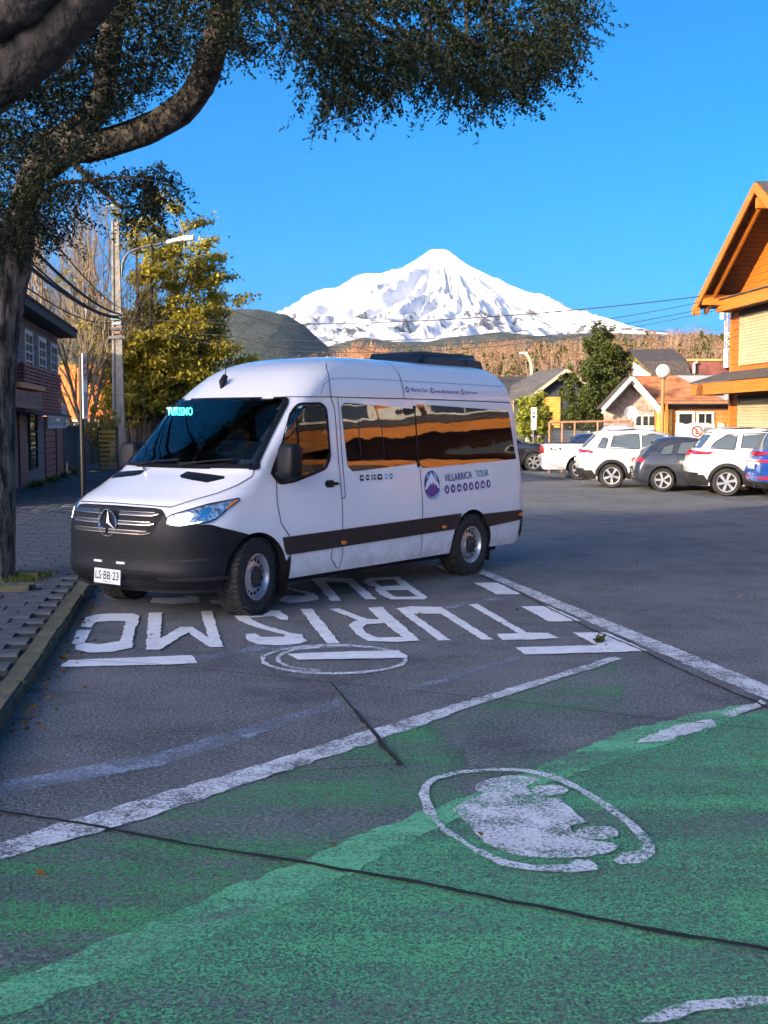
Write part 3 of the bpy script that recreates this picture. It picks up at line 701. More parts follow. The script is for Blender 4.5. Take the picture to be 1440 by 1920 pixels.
# side panels: rub strip, windows, gaps, handle, markers
def arch_cut_strip(s):
    fn = side_fn(VS, s)
    for x0, x1 in ((-.425, -3.70+.385), (-3.70-.385, -4.86)):
        pass
    for a, b in (((-.40, -.36), (-3.34, -3.40)), ((-4.02, -4.06), (-4.93, -4.93))):
        p = [(a[0], .585), (a[1] if a[0] > -1 else a[1]+.06, .765), (b[1], .765), (b[0], .585)]
        patch('rub_strip', fn, rounded([(a[0], .54+.02*(a[0] < -1)), (a[0]+(.05 if a[0] > -1 else .13), .735), (b[0]+(-.12 if b[0] > -4 else .0), .76), (b[0], .575)], .02, 3), .016, M_TRIM, van, 40, 5)
for s in (1, -1):
    fn = side_fn(VS, s); arch_cut_strip(s)
    patch('arch_trim', fn, [(-.405,.50),(-.40,.30),(-.47,.30),(-.455,.53)], .014, M_PLAST, van, 3, 4)
    dg = patch('door_window', fn, DW, .006, M_WS, van, 16, 14, .003)
    strip('door_window_seal', fn, DW+[DW[0]], .030, .009, M_PLAST, van, 2)
    strip('quarter_bar', fn, [(-.64,1.28),(-.66,1.94)], .022, .012, M_PLAST, van, 6)
    patch('mirror_base', fn, [(-.22,1.33),(-.335,1.235),(-.45,1.24),(-.47,1.30),(-.40,1.52),(-.36,1.54)], .014, M_PLAST, van, 6, 6)
    for x0, x1 in ((-1.345, -2.62), (-2.645, -4.72)):
        rear = x1 < -4
        wp = rounded([(x0, 2.025), (x0-(.0 if rear else .05), 1.315), (x1-(.03 if rear else 0), 1.325), (x1+(.10 if rear else 0), 2.01)], .012 if False else (.07 if not rear else .06), 5)
        wo = patch('side_window', fn, wp, .008, M_DGLASS, van, 30, 14, .004)
        if not rear: strip('sliding_pane_edge', fn, rounded([(-1.60,1.84),(-1.62,1.43),(-2.02,1.43),(-2.0,1.84)], .04)+[(-1.60,1.80)], .010, .010, M_GAP, wo, 3)
    box('window_bar', M_PLAST, van, -2.65, -2.61, s*.885, s*.93, 1.33, 2.01) if False else None
    patch('window_bar', fn, [(-2.61,1.325),(-2.655,1.325),(-2.655,2.01),(-2.61,2.01)], .007, M_PLAST, van, 2, 6)
    gaps = [[(-.30,1.30),(-.285,1.05),(-.33,.86),(-.47,.70),(-.47,.32)], [(-1.20,2.08),(-1.245,1.95),(-1.255,1.2),(-1.265,.45),(-1.24,.31)], [(-.10,1.42),(-.56,1.98),(-.66,2.07),(-1.20,2.08)],
            [(-1.31,2.08),(-1.31,1.05)], [(-1.31,1.05),(-1.255,1.05)], [(-2.655,1.31),(-2.665,.9),(-2.66,.33)], [(-1.20,2.08),(-3.0,2.085),(-4.72,2.075)], [(-1.20,2.08),(-1.215,2.2),(-1.235,2.3),(-1.27,2.37),(-1.36,2.43)], [(-2.46,2.08),(-2.47,2.25),(-2.48,2.42),(-2.5,2.525)], [(-1.20,.33),(-1.08,.45),(-1.10,.55)]]
    for gp in gaps: strip('panel_gap', fn, gp, .010, .005, M_GAP, van, 10)
    strip('roof_crease_shade', fn, [(-1.05,2.10),(-1.12,2.20),(-1.25,2.265),(-1.6,2.285),(-4.6,2.275)], .012, .003, mat('van_crease_shade', (.50,.51,.53), .35), van, 10)  # grey line painted for the shade in the roof crease
    dh = patch('door_handle', fn, rounded([(-1.03,1.185),(-1.03,1.225),(-1.20,1.22),(-1.20,1.185)], .018), .03, M_PLAST, van, 6, 3, .03)
    patch('handle_cup', fn, rounded([(-1.01,1.165),(-1.01,1.24),(-1.16,1.24),(-1.16,1.165)], .03), .004, M_GAP, van, 5, 3)
    for x, z in ((-1.263,.595), (-3.08,.625), (-4.79,.665)):
        patch('side_marker', fn, rounded([(x+.035,z-.018),(x+.035,z+.018),(x-.035,z+.018),(x-.035,z-.018)], .012), .028, M_AMBER, van, 4, 3)
    patch('tail_lamp', fn, [(-4.885,1.31),(-4.90,.78),(-4.948,.78),(-4.932,1.31)], .012, M_RED, van, 5, 10)
    patch('rear_bumper', fn, rounded([(-4.78,.44),(-4.84,.70),(-4.94,.72),(-4.935,.33),(-4.80,.36)], .02), .016, M_PLAST, van, 8, 6)
    # door mirror
    hm_ = bmesh.new(); bmesh.ops.create_uvsphere(hm_, u_segments=20, v_segments=14, radius=1)
    for v in hm_.verts:
        c = v.co; f_ = lambda q, e: math.copysign(abs(q)**e, q)
        v.co = Vector((f_(c.x, .6)*.085, f_(c.y, .45)*.115, f_(c.z, .45)*.165))
    mm = bpy.data.meshes.new('door_mirror'); hm_.to_mesh(mm); hm_.free(); smooth_me(mm)
    mo = link('door_mirror', mm, M_PLAST, van, (-.30, s*1.135, 1.455)); mo.rotation_euler = (0, R(-4), s*R(-8))
    box('mirror_glass', M_DGLASS, mo, -.0885, -.084, -.085, .085, -.13, .13)
    MB().tube([(-.30,s*.93,1.33),(-.30,s*1.02,1.32),(-.30,s*1.10,1.34)], [.035,.03,.03], 8).build('mirror_arm', M_PLAST, van, smooth=True)
# rear doors (only seen from behind)
for s in (1, -1):
    box('rear_window', M_DGLASS, van, -4.945, -4.90, s*.10, s*.74, 1.35, 1.98)
# wipers, antennas, roof air conditioner
for y0, y1, z1 in ((.15, .72, 1.46), (-.45, .10, 1.45)):
    a = frontpt(y0, 1.40)+Vector((.03, 0, .01)); b = frontpt(y1, z1)+Vector((.035, 0, .01)); b0 = frontpt(y1-.62, z1-.045)+Vector((.03, 0, .01))
    MB().tube([a, (a+b)/2+Vector((.015,0,.01)), b], .009, 6).build('wiper', M_PLAST, van); MB().tube([b0, (b+b0)/2, b], .007, 6).build('wiper', M_PLAST, van)
p = frontpt(-.16, 2.22); fin = MB().tube([p+Vector((.06,0,-.05)), p+Vector((.04,0,.02)), p+Vector((.0,0,.085))], [.012,.042,.030], 10).build('aerial_base', M_PLAST, van, smooth=True)
MB().tube([p+Vector((.01,0,.07)), p+Vector((-.06,0,.36))], [.006,.003], 6).build('aerial', M_PLAST, van)
p = frontpt(-.30, 1.345); MB().tube([p, p+Vector((.0,0,.04))], .018, 8).build('aerial_mount', M_CHROME, van); MB().tube([p+Vector((0,0,.03)), p+Vector((-.02,0,.85))], [.004,.002], 5).build('aerial', M_PLAST, van)
bm = bmesh.new(); bmesh.ops.create_cube(bm, size=1)
for v in bm.verts: v.co = Vector((v.co.x*1.45-4.02, v.co.y*1.04, v.co.z*.22+2.565))
for v in bm.verts:
    if v.co.z > 2.6: v.co.x = -4.02+(v.co.x+4.02)*(.80 if v.co.x > -4.02 else .93); v.co.y *= .90
bmesh.ops.bevel(bm, geom=[e for e in bm.edges if (e.verts[0].co.z+e.verts[1].co.z)/2 > 2.55], offset=.075, segments=5, affect='EDGES')
me = bpy.data.meshes.new('roof_air_conditioner'); bm.to_mesh(me); bm.free(); smooth_me(me, 40)
ac = link('roof_air_conditioner', me, mat('ac_black', (.012,.012,.014), .28, coat=.4), van)
MB().tube([(-4.3,-.51,2.52),(-4.3,-.485,2.64),(-4.3,-.42,2.68),(-4.3,.42,2.68),(-4.3,.485,2.64),(-4.3,.51,2.52)], .008, 6).build('cover_seam', M_GAP, ac)
# decals on the driver's side
def dec(x, z, off=.006): return Vector((x, VS.W(x, z)+off, z))
M_BLUE = mat('decal_navy', (.035, .05, .22), .4); M_TEAL = mat('decal_teal', (.06, .30, .36), .4); M_VIOLET = mat('decal_violet', (.13, .06, .28), .4)
M_SKYB = mat('decal_sky_blue', (.30, .52, .72), .4); M_DECW = mat('decal_white', (.85,.87,.9), .4)
lettering('lettering', 'VILLARRICA', lambda u, v: dec(-3.12-.58*u, 1.140+.085*v+.022*u), M_BLUE, van, .016)
lettering('lettering', 'TOUR', lambda u, v: dec(-3.78-.29*u, 1.166+.085*v+.008*u), M_TEAL, van, .010)
lettering('lettering', 'Villarrica Tour', lambda u, v: dec(-2.60-.33*u, 2.168+.045*v), M_BLUE, van, .004)
lettering('lettering', 'www.villarricatour.com', lambda u, v: dec(-3.07-.50*u, 2.163+.042*v), M_VIOLET, van, .004)
lettering('lettering', '@villarricatour', lambda u, v: dec(-3.70-.28*u, 2.158+.045*v), M_VIOLET, van, .004)
def disc(name, x, z, rx, rz, mt, off, n=24):
    flat_poly(name, [(rx*math.cos(2*math.pi*k/n), rz*math.sin(2*math.pi*k/n)) for k in range(n)], lambda a, b: dec(x-a, z+b, off), mt, van)
for x, mt in ((-2.545, M_BLUE), (-3.02, M_VIOLET), (-3.65, mat('decal_rose', (.5,.12,.2), .4))): disc('icon', x, 2.188, .030, .034, mt, .006); disc('icon', x, 2.188, .013, .02, M_DECW, .008)
disc('logo', -2.865, 1.115, .150, .165, M_BLUE, .006, 40)
def lg(a, b, off=.009): return dec(-2.865-a, 1.115+b, off)
flat_poly('logo', [(-.142,-.03),(-.10,.045),(-.06,.07),(-.02,.125),(.0,.14),(.03,.10),(.07,.06),(.11,.03),(.142,-.02),(.12,-.06),(-.12,-.06)], lg, M_DECW, van)
flat_poly('logo', [(-.135,-.055),(-.09,-.02),(-.06,.0),(-.035,.03),(-.01,-.005),(.01,.04),(.04,.0),(.07,.005),(.10,-.03),(.135,-.05),(.11,-.10),(.05,-.14),(-.05,-.14),(-.11,-.10)], lambda a, b: lg(a, b, .012), M_VIOLET, van)
flat_poly('logo', [(-.13,-.085),(-.06,-.135),(.02,-.125),(.13,-.075),(.10,-.125),(.05,-.158),(0,-.166),(-.05,-.158),(-.10,-.125)], lambda a, b: lg(a, b, .014), M_SKYB, van)
flat_poly('logo', [(-.10,.09),(-.075,.14),(-.045,.10),(-.03,.15),(0,.155),(-.03,.08),(-.07,.06)], lambda a, b: lg(a, b, .008), M_SKYB, van)
flat_poly('logo', [(.03,.14),(.06,.145),(.10,.10),(.09,.05),(.06,.075)], lambda a, b: lg(a, b, .008), M_SKYB, van)
for k in range(8):
    x = -3.155-.128*k; z = 1.052+.0045*k; disc('icon', x, z, .046, .050, M_BLUE if k % 2 else M_VIOLET, .006)
    g_ = [[(-.02,-.02),(.0,.03),(.02,-.02)], [(-.02,0),(0,.025),(.02,.0),(0,-.03)], [(-.025,-.02),(-.025,.005),(.02,.015),(.025,-.02)], [(-.01,-.03),(-.015,.02),(.01,.03),(.015,-.01)]][k % 4]
    flat_poly('icon', g_, lambda a, b, x=x, z=z: dec(x-a, z+b, .009), M_DECW, van)
for x, w_, mt in ((-1.60,.06,M_INK), (-1.70,.05,M_INK), (-1.775,.02,M_GAP), (-1.82,.03,M_GAP), (-1.91,.08,M_INK), (-2.02,.045,M_SKYB), (-2.11,.05,M_TEAL)):
    flat_poly('sticker', rounded([(-w_/2,-.03),(w_/2,-.03),(w_/2,.03),(-w_/2,.03)], .015, 3), lambda a, b, x=x: dec(x-a, 1.243+b), mt, van)
    flat_poly('sticker', [(-w_*.3,-.008),(w_*.3,-.008),(w_*.25,.010),(-w_*.25,.010)], lambda a, b, x=x: dec(x-a, 1.243+b, .008), M_DECW, van)
# cabin: dashboard, seats, steering wheel, lit route sign
box('dashboard', M_CABIN, van, -.55, .0, -.84, .84, 1.0, 1.36)
for y, mt in ((.45, M_SEAT), (-.15, M_SEAT), (-.55, M_SEAT)):
    st_ = MB().box(-1.35, -1.18, y-.22, y+.22, 1.0, 1.62).box(-1.30, -.85, y-.22, y+.22, .9, 1.05).build('cabin_seat', mt, van)
    box('headrest', M_SEAT, st_, -1.38, -1.26, y-.12, y+.12, 1.66, 1.84)
sw = MB().lathe([(.175,-.014),(.19,0),(.175,.014),(.16,0)], 24, 'z', (0,0,0), True).build('steering_wheel', M_CABIN, van, (-.58, .45, 1.36)); sw.rotation_euler = (0, R(-62), 0)
box('dashboard_packet', mat('packet_red', (.5,.03,.03), .5), van, -.16, -.05, .42, .53, 1.36, 1.42)
flat_poly('windscreen_sticker', [(-.05,-.025),(.05,-.025),(.05,.025),(-.05,.025)], lambda a, b: frontpt(.80+a, 1.455+b)+Vector((-.012,0,-.01)), M_DECW, van)
sg = box('route_sign', M_DARK, van, -.515, -.49, -.79, -.37, 1.88, 2.0)
sg_t = lettering('route_sign_text', 'TURISMO', lambda u, v: (-.487, -.77+.39*u, 1.895+.085*v), M_LED, sg, .02)

# ---------------------------------------------------------------- noise for terrain
_perm = np.random.default_rng(3).random((256, 256))
def vnoise(x, y):
    x = np.asarray(x, float); y = np.asarray(y, float); xi = np.floor(x).astype(int); yi = np.floor(y).astype(int); u = x-xi; v = y-yi
    u = u*u*(3-2*u); v = v*v*(3-2*v); g_ = lambda a, b: _perm[a % 256, b % 256]
    return (g_(xi,yi)*(1-u)+g_(xi+1,yi)*u)*(1-v)+(g_(xi,yi+1)*(1-u)+g_(xi+1,yi+1)*u)*v
def fbm(x, y, o=5):
    s = 0; a = .5
    for k in range(o): s = s+a*vnoise(x*2**k+17*k, y*2**k+9*k); a *= .5
    return s
def grid_mesh(name, X, Y, Z, wrap=False):
    n, m = X.shape; idx = np.arange(n*m).reshape(n, m)
    if wrap: r = np.roll(idx, -1, axis=1); F = np.stack([idx[:-1], r[:-1], r[1:], idx[1:]], -1).reshape(-1, 4)
    else: F = np.stack([idx[:-1,:-1], idx[:-1,1:], idx[1:,1:], idx[1:,:-1]], -1).reshape(-1, 4)
    me = npmesh(name, np.stack([X, Y, Z], -1).reshape(-1, 3), F); smooth_me(me); return me
# ---------------------------------------------------------------- volcano
VY = 15000.; VX = (822-720)/FPX*VY
prof = pchip([0, 70, 118, 190, 349, 558, 907, 1256, 1600, 2023, 2581, 3300, 4500, 7000, 9500], [2205, 2218, 2240, 2185, 2070, 1945, 1795, 1640, 1530, 1365, 1190, 1020, 800, 350, 0])
nr, na = 150, 640
rr = np.concatenate([np.linspace(0, 250, 16), np.geomspace(265, 9500, nr-16)]); th = np.linspace(0, 2*np.pi, na, endpoint=False)
RR, TH = np.meshgrid(rr, th, indexing='ij'); cx, sx = np.cos(TH), np.sin(TH)
w_ = np.clip((RR-150)/900, 0, 1)
gl_ = fbm(cx*7+RR*.0006+40, sx*7+RR*.0004+40, 4)-.47; gl2 = np.abs(fbm(cx*16+RR*.0011+90, sx*16+5+RR*.0009, 4)-.47)
detail = fbm(RR*cx/260+300, RR*sx/260+300, 5)-.47
ZZ = prof(RR*(1+.16*cx*np.clip((RR-300)/900, 0, 1)))+w_*(gl_*380-gl2*520*np.clip(RR/1500, .3, 1.2)+detail*130*np.clip(RR/1200, .25, 1))+(1-w_)*detail*25
me = grid_mesh('volcano', VX+RR*cx, VY+RR*sx, ZZ, True)
m = bpy.data.materials.new('snow_and_lava'); m.use_nodes = True; nt = m.node_tree; n, l, b = nodes_of(m)
tc = n.new('ShaderNodeTexCoord'); ge = n.new('ShaderNodeNewGeometry')
uv = me.attributes.new('polar', 'FLOAT_VECTOR', 'POINT')
uv.data.foreach_set('vector', np.stack([cx*9, sx*9, RR*.0016], -1).reshape(-1).astype(np.float32))
at_ = n.new('ShaderNodeAttribute'); at_.attribute_name = 'polar'
n1 = noise(nt, at_.outputs['Vector'], 1.5, 7, .72); n2 = noise(nt, tc.outputs['Object'], .006, 4, .7)
sep = n.new('ShaderNodeSeparateXYZ'); l.new(tc.outputs['Object'], sep.inputs[0]); hz = n.new('ShaderNodeMapRange'); l.new(sep.outputs[2], hz.inputs[0])
hz.inputs[1].default_value = 2150; hz.inputs[2].default_value = 1100; hz.inputs[3].default_value = -.16; hz.inputs[4].default_value = .045
s_ = math_(nt, 'ADD', math_(nt, 'ADD', math_(nt, 'MULTIPLY', n1.outputs[0], .7), math_(nt, 'MULTIPLY', n2.outputs[0], .3)), hz.outputs[0])
rk = ramp(nt, s_, .560, .61)
l.new(mixc(nt, rk.outputs[0], (.66, .68, .72), (.085, .08, .085)), b.inputs['Base Color']); b.inputs['Roughness'].default_value = .7
bp = n.new('ShaderNodeBump'); bp.inputs['Strength'].default_value = .5; bp.inputs['Distance'].default_value = 30; l.new(n2.outputs[0], bp.inputs['Height']); l.new(bp.outputs[0], b.inputs['Normal'])
struct(link('volcano', me, m), label='snow covered volcano cone rising beyond the forest')
# ---------------------------------------------------------------- hills
def ridge(name, px, dist, depth, mt, label, rough=.05, nx=260, ny=50, x_ext=0):
    xs = [p[0] for p in px]; ys = [p[1] for p in px]; X = np.linspace(xs[0], xs[-1], nx); py = np.interp(X, xs, ys)
    zt = np.array([at(a, c, dist).z for a, c in zip(X, py)]); wx = (X-720)/FPX*dist
    t = np.linspace(-1, 1, ny); TT, XX = np.meshgrid(t, wx, indexing='ij'); H = np.tile(zt, (ny, 1))
    f = np.where(TT < 0, 1-np.abs(TT)**1.25, 1-np.abs(TT)**1.6); YY = dist+TT*depth
    zz = H*f; sc = depth*.22
    zz = zz+(fbm(XX/sc+5, YY/sc+8, 5)-.48)*H*rough*4*np.clip(1-np.abs(TT), 0, 1)**.5*np.clip(np.abs(TT)*4, .25, 1)-2*np.abs(TT)
    return struct(link(name, grid_mesh(name, XX, YY, zz), mt), label=label)
M_FHILL = mat('forest_hill', (.020, .040, .028), .95, var=.5, vs=.02, bump=1., bs=.05, col2=(.05, .06, .04))
for q in M_FHILL.node_tree.nodes:
    if q.type == 'BUMP': q.inputs['Distance'].default_value = 25
M_ROCKHILL = mat('rocky_ridge', (.12, .11, .12), .9, var=.5, vs=.004, bump=.8, bs=.01, col2=(.6, .62, .66))
ridge('hill', [(-200,640),(60,615),(180,590),(300,578),(420,580),(490,578),(540,588),(575,610),(605,640),(640,668),(720,690),(800,700)], 6500, 2400, M_FHILL, 'dark blue wooded hill at the left foot of the volcano')
ridge('hill', [(380,700),(560,668),(610,650),(680,633),(740,641),(800,640),(850,630),(930,621),(1000,626),(1110,622),(1250,628),(1420,632),(1600,660)], 8200, 2600, M_FHILL, 'low blue wooded hills across the volcano foot', .07)
ridge('mountain', [(-260,600),(-60,570),(20,560),(55,545),(95,540),(130,556),(180,575),(300,610),(420,660)], 9500, 2500, M_ROCKHILL, 'distant rocky ridge with snow streaks behind the shop roof', .12)
ridge('hillside', [(560,712),(760,700),(900,688),(1000,680),(1100,676),(1200,668),(1300,662),(1400,658),(1700,650)], 620, 240, M_EARTH, 'wooded slope behind the houses', .04)
# ---------------------------------------------------------------- foliage tools
def leaf_quads(C, size, aspect=.5, up=None, seed=0):
    r = np.random.default_rng(seed); n = len(C); d = r.normal(size=(n, 3)); d /= np.linalg.norm(d, axis=1)[:, None]
    if up is not None: d = d*(1-up[3])+np.array(up[:3])*up[3]; d /= np.linalg.norm(d, axis=1)[:, None]
    s = np.cross(d, r.normal(size=(n, 3))); s /= np.linalg.norm(s, axis=1)[:, None]+1e-9
    L = size*r.uniform(.6, 1.35, n)[:, None]; w = L*aspect
    V = np.stack([C-d*L/2, C+s*w/2, C+d*L/2, C-s*w/2], 1).reshape(-1, 3); return V
def leaf_obj(name, V, mt, parent=None, loc=None):
    n = len(V)//4; return link(name, npmesh(name, V, np.arange(n*4).reshape(-1, 4)), mt, parent, loc)
def leaf_mat(name, a, b_, sc=.8, transl=.35):
    m = bpy.data.materials.new(name); m.use_nodes = True; nt = m.node_tree; n, l, b = nodes_of(m)
    ge = n.new('ShaderNodeNewGeometry'); tc = n.new('ShaderNodeTexCoord'); nz = noise(nt, tc.outputs['Object'], sc, 3, .6)
    f = math_(nt, 'ADD', math_(nt, 'MULTIPLY', ge.outputs['Random Per Island'], .55), math_(nt, 'MULTIPLY', nz.outputs[0], .45))
    c = mixc(nt, f, a, b_); l.new(c, b.inputs['Base Color']); b.inputs['Roughness'].default_value = .6; b.inputs['Specular IOR Level'].default_value = .25
    tr = n.new('ShaderNodeBsdfTranslucent'); l.new(c, tr.inputs[0]); mx = n.new('ShaderNodeMixShader'); mx.inputs[0].default_value = transl
    l.new(b.outputs[0], mx.inputs[1]); l.new(tr.outputs[0], mx.inputs[2]); l.new(mx.outputs[0], n['Material Output'].inputs[0]); return m
def bark_mat(name, a, b_, sc=9):
    m = mat(name, a, .9, var=.5, vs=sc, bump=1., bs=sc*1.6, col2=b_, stretch=(1, 1, .45), detail=8)
    for q in m.node_tree.nodes:
        if q.type == 'BUMP': q.inputs['Distance'].default_value = .06
    return m
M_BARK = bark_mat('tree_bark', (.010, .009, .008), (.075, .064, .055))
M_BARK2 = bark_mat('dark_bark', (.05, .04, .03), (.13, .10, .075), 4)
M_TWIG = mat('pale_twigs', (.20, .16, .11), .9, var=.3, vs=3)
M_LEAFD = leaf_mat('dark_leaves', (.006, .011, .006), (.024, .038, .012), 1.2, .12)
M_LEAFY = leaf_mat('yellow_green_leaves', (.13, .135, .018), (.54, .43, .05), .5, .3)
M_LEAFE = leaf_mat('evergreen_leaves', (.016, .030, .010), (.095, .115, .022), .9, .2)
M_LEAFS = leaf_mat('shrub_leaves', (.10, .13, .02), (.36, .38, .05), 1.5, .3)
M_LEAFO = leaf_mat('golden_leaves', (.42, .28, .05), (.62, .46, .10), 1.5, .3)
M_LEAFR = leaf_mat('russet_twigs', (.13, .072, .042), (.36, .21, .12), .05, .2)
def smooth_path(pts, n=6):
    pts = [Vector(p) for p in pts]; out = []
    for i in range(len(pts)-1):
        p0, p1, p2, p3 = pts[max(i-1,0)], pts[i], pts[i+1], pts[min(i+2,len(pts)-1)]
        for k in range(n):
            t = k/n; out.append(.5*((2*p1)+(p2-p0)*t+(2*p0-5*p1+4*p2-p3)*t*t+(3*p1-p0-3*p2+p3)*t**3))
    return out+[pts[-1]]
def limb(mb, pts, r0, r1, n=12, sub=6, knob=.06):
    P = smooth_path(pts, sub); m = len(P); rad = [(r0+(r1-r0)*i/(m-1))*(1+random.uniform(-knob, knob)) for i in range(m)]
    mb.tube(P, rad, n); return P
# ---------------------------------------------------------------- the big tree over the street (left)
TD = 12.6
tree = thing('street_tree', 'large dark tree with thick ridged trunk and arching limb at the kerb', 'tree', (-4.38, TD, .08))
def tl(px, py, Y): return at(px, py, Y)-Vector((-4.38, TD, .08))
mb = MB(); tp = [tl(-26,1112,TD), tl(-26,1080,TD), tl(-22,1000,TD), tl(-20,860,TD), tl(-18,720,TD), tl(-8,600,TD), tl(14,500,TD), tl(32,430,TD), tl(50,370,TD), tl(64,320,TD), tl(90,270,TD)]
P = smooth_path(tp, 5); rad = list(np.interp(np.linspace(0, 1, len(P)), [0, .06, .2, .5, .62, .75, 1], [.40, .315, .285, .265, .25, .155, .15]))
rad = [r*(1+random.uniform(-.03, .03)) for r in rad]
mb.tube(P, rad, 20); 
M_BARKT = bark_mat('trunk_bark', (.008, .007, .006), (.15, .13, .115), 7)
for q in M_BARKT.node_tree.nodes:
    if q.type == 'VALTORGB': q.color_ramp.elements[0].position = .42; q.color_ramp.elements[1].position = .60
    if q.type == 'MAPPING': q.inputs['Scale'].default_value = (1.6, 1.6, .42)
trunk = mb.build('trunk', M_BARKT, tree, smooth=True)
mb = MB()
limb(mb, [tl(20,520,TD), tl(35,450,TD+.2), tl(62,425,TD+.25), tl(40,380,TD+.3)], .12, .06)
mb.build('limb', M_BARK, tree, smooth=True)
mb = MB(); limb(mb, [tl(75,315,TD), tl(130,282,TD-.2), tl(200,268,TD-.4), tl(285,238,TD-.6), tl(345,200,TD-.8), tl(380,150,TD-1.), tl(398,95,TD-1.2), tl(420,30,TD-1.4), tl(440,-60,TD-1.6), tl(500,-220,TD-1.9)], .165, .13, 14); mb.build('limb', M_BARK, tree, smooth=True)
mb = MB(); limb(mb, [tl(85,275,TD), tl(150,240,TD-.3), tl(190,190,TD-.8), tl(203,110,TD-1.2), tl(215,20,TD-1.6), tl(240,-150,TD-2)], .15, .10, 12); mb.build('limb', M_BARK, tree, smooth=True)
mb = MB(); limb(mb, [tl(-150,330,TD-3.4), tl(-60,190,TD-3.6), tl(30,120,TD-3.8), tl(110,50,TD-4.), tl(190,-40,TD-4.2), tl(330,-200,TD-4.4)], .24, .17, 14); mb.build('limb', M_BARK, tree, smooth=True)
mb = MB(); limb(mb, [tl(-130,120,TD-3.8), tl(-20,40,TD-4.), tl(60,-10,TD-4.2), tl(200,-130,TD-4.4)], .20, .15, 12); mb.build('limb', M_BARK, tree, smooth=True)
mb = MB(); limb(mb, [tl(110,283,TD-.2), tl(200,365,TD-.3), tl(230,388,TD-.4), tl(275,380,TD-.5)], .03, .012, 6); limb(mb, [tl(60,400,TD), tl(100,350,TD-.3), tl(150,340,TD-.4), tl(200,335,TD-.6), tl(290,330,TD-.7)], .035, .01, 6)
for q in range(10):
    a = tl(430+random.uniform(-10,20), -40, TD-1.6); x = 520+q*45; 
    limb(mb, [a, tl(x-60, -60+random.uniform(-30,10), TD-2-random.random()), tl(x, 30+random.uniform(-20,50), TD-2.2-random.random()), tl(x+40, 90+random.uniform(-20,40), TD-2.4-random.random())], .035, .006, 5)
struct(mb.build('branches', M_BARK, tree, smooth=True), 'stuff')
# sprays of small leaves
def mask_points(polys, n, seed):
    r = np.random.default_rng(seed); out = []
    A_ = []
    for poly, dn in polys:
        x = np.array([p[0] for p in poly]); y = np.array([p[1] for p in poly]); A_.append(.5*abs(np.dot(x, np.roll(y, 1))-np.dot(y, np.roll(x, 1)))*dn)
    for (poly, dn), a in zip(polys, A_):
        k = int(n*a/sum(A_)); xs = [p[0] for p in poly]; ys = [p[1] for p in poly]; c = 0
        while c < k:
            x, y = r.uniform(min(xs), max(xs)), r.uniform(min(ys), max(ys))
            if inside(poly, x, y): out.append((x, y)); c += 1
    return out
crown = [([(-60,-20),(430,-20),(395,60),(360,130),(280,170),(200,230),(160,290),(90,330),(60,420),(40,440),(-60,430)], 1.0),
         ([(-120,-420),(1150,-420),(1180,-260),(1150,-120),(1100,-20),(-120,-20)], .55),
         ([(440,-20),(1110,-20),(1090,30),(1075,70),(1040,110),(1010,140),(985,160),(940,160),(905,175),(830,160),(770,150),(720,165),(680,170),(645,180),(610,200),(600,175),(570,150),(560,110),(545,60),(490,70),(450,90),(430,105),(410,90)], 1.15),
         ([(60,330),(110,300),(170,310),(160,345),(120,370),(70,380)], .8), ([(190,345),(230,320),(290,300),(310,310),(330,330),(320,350),(345,365),(330,385),(300,395),(260,395),(225,385),(230,355)], 1.1),
         ([(0,420),(70,395),(110,400),(150,395),(140,430),(100,445),(60,425),(20,450),(0,460)], .9), ([(130,300),(200,330),(190,345),(130,320)], .6),
         ([(225,385),(280,380),(270,400),(215,408),(190,390)], .5)]
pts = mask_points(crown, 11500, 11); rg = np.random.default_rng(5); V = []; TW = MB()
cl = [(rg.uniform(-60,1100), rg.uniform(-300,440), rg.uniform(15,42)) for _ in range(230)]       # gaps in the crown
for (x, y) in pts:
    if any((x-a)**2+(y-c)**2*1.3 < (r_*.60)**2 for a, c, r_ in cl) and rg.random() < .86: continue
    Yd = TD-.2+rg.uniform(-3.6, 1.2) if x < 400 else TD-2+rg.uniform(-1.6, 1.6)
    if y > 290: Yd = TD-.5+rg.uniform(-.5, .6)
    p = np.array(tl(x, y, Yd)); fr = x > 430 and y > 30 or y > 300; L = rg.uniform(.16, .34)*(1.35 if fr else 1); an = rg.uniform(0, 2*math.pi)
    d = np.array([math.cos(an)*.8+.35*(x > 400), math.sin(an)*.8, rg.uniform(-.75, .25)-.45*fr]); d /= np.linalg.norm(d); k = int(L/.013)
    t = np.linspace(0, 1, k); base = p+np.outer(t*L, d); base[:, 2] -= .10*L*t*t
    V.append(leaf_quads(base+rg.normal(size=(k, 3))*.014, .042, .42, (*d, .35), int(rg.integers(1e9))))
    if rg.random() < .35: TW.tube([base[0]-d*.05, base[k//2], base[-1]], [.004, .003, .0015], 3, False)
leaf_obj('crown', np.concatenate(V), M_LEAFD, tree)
TW.build('twigs', M_BARK, tree)
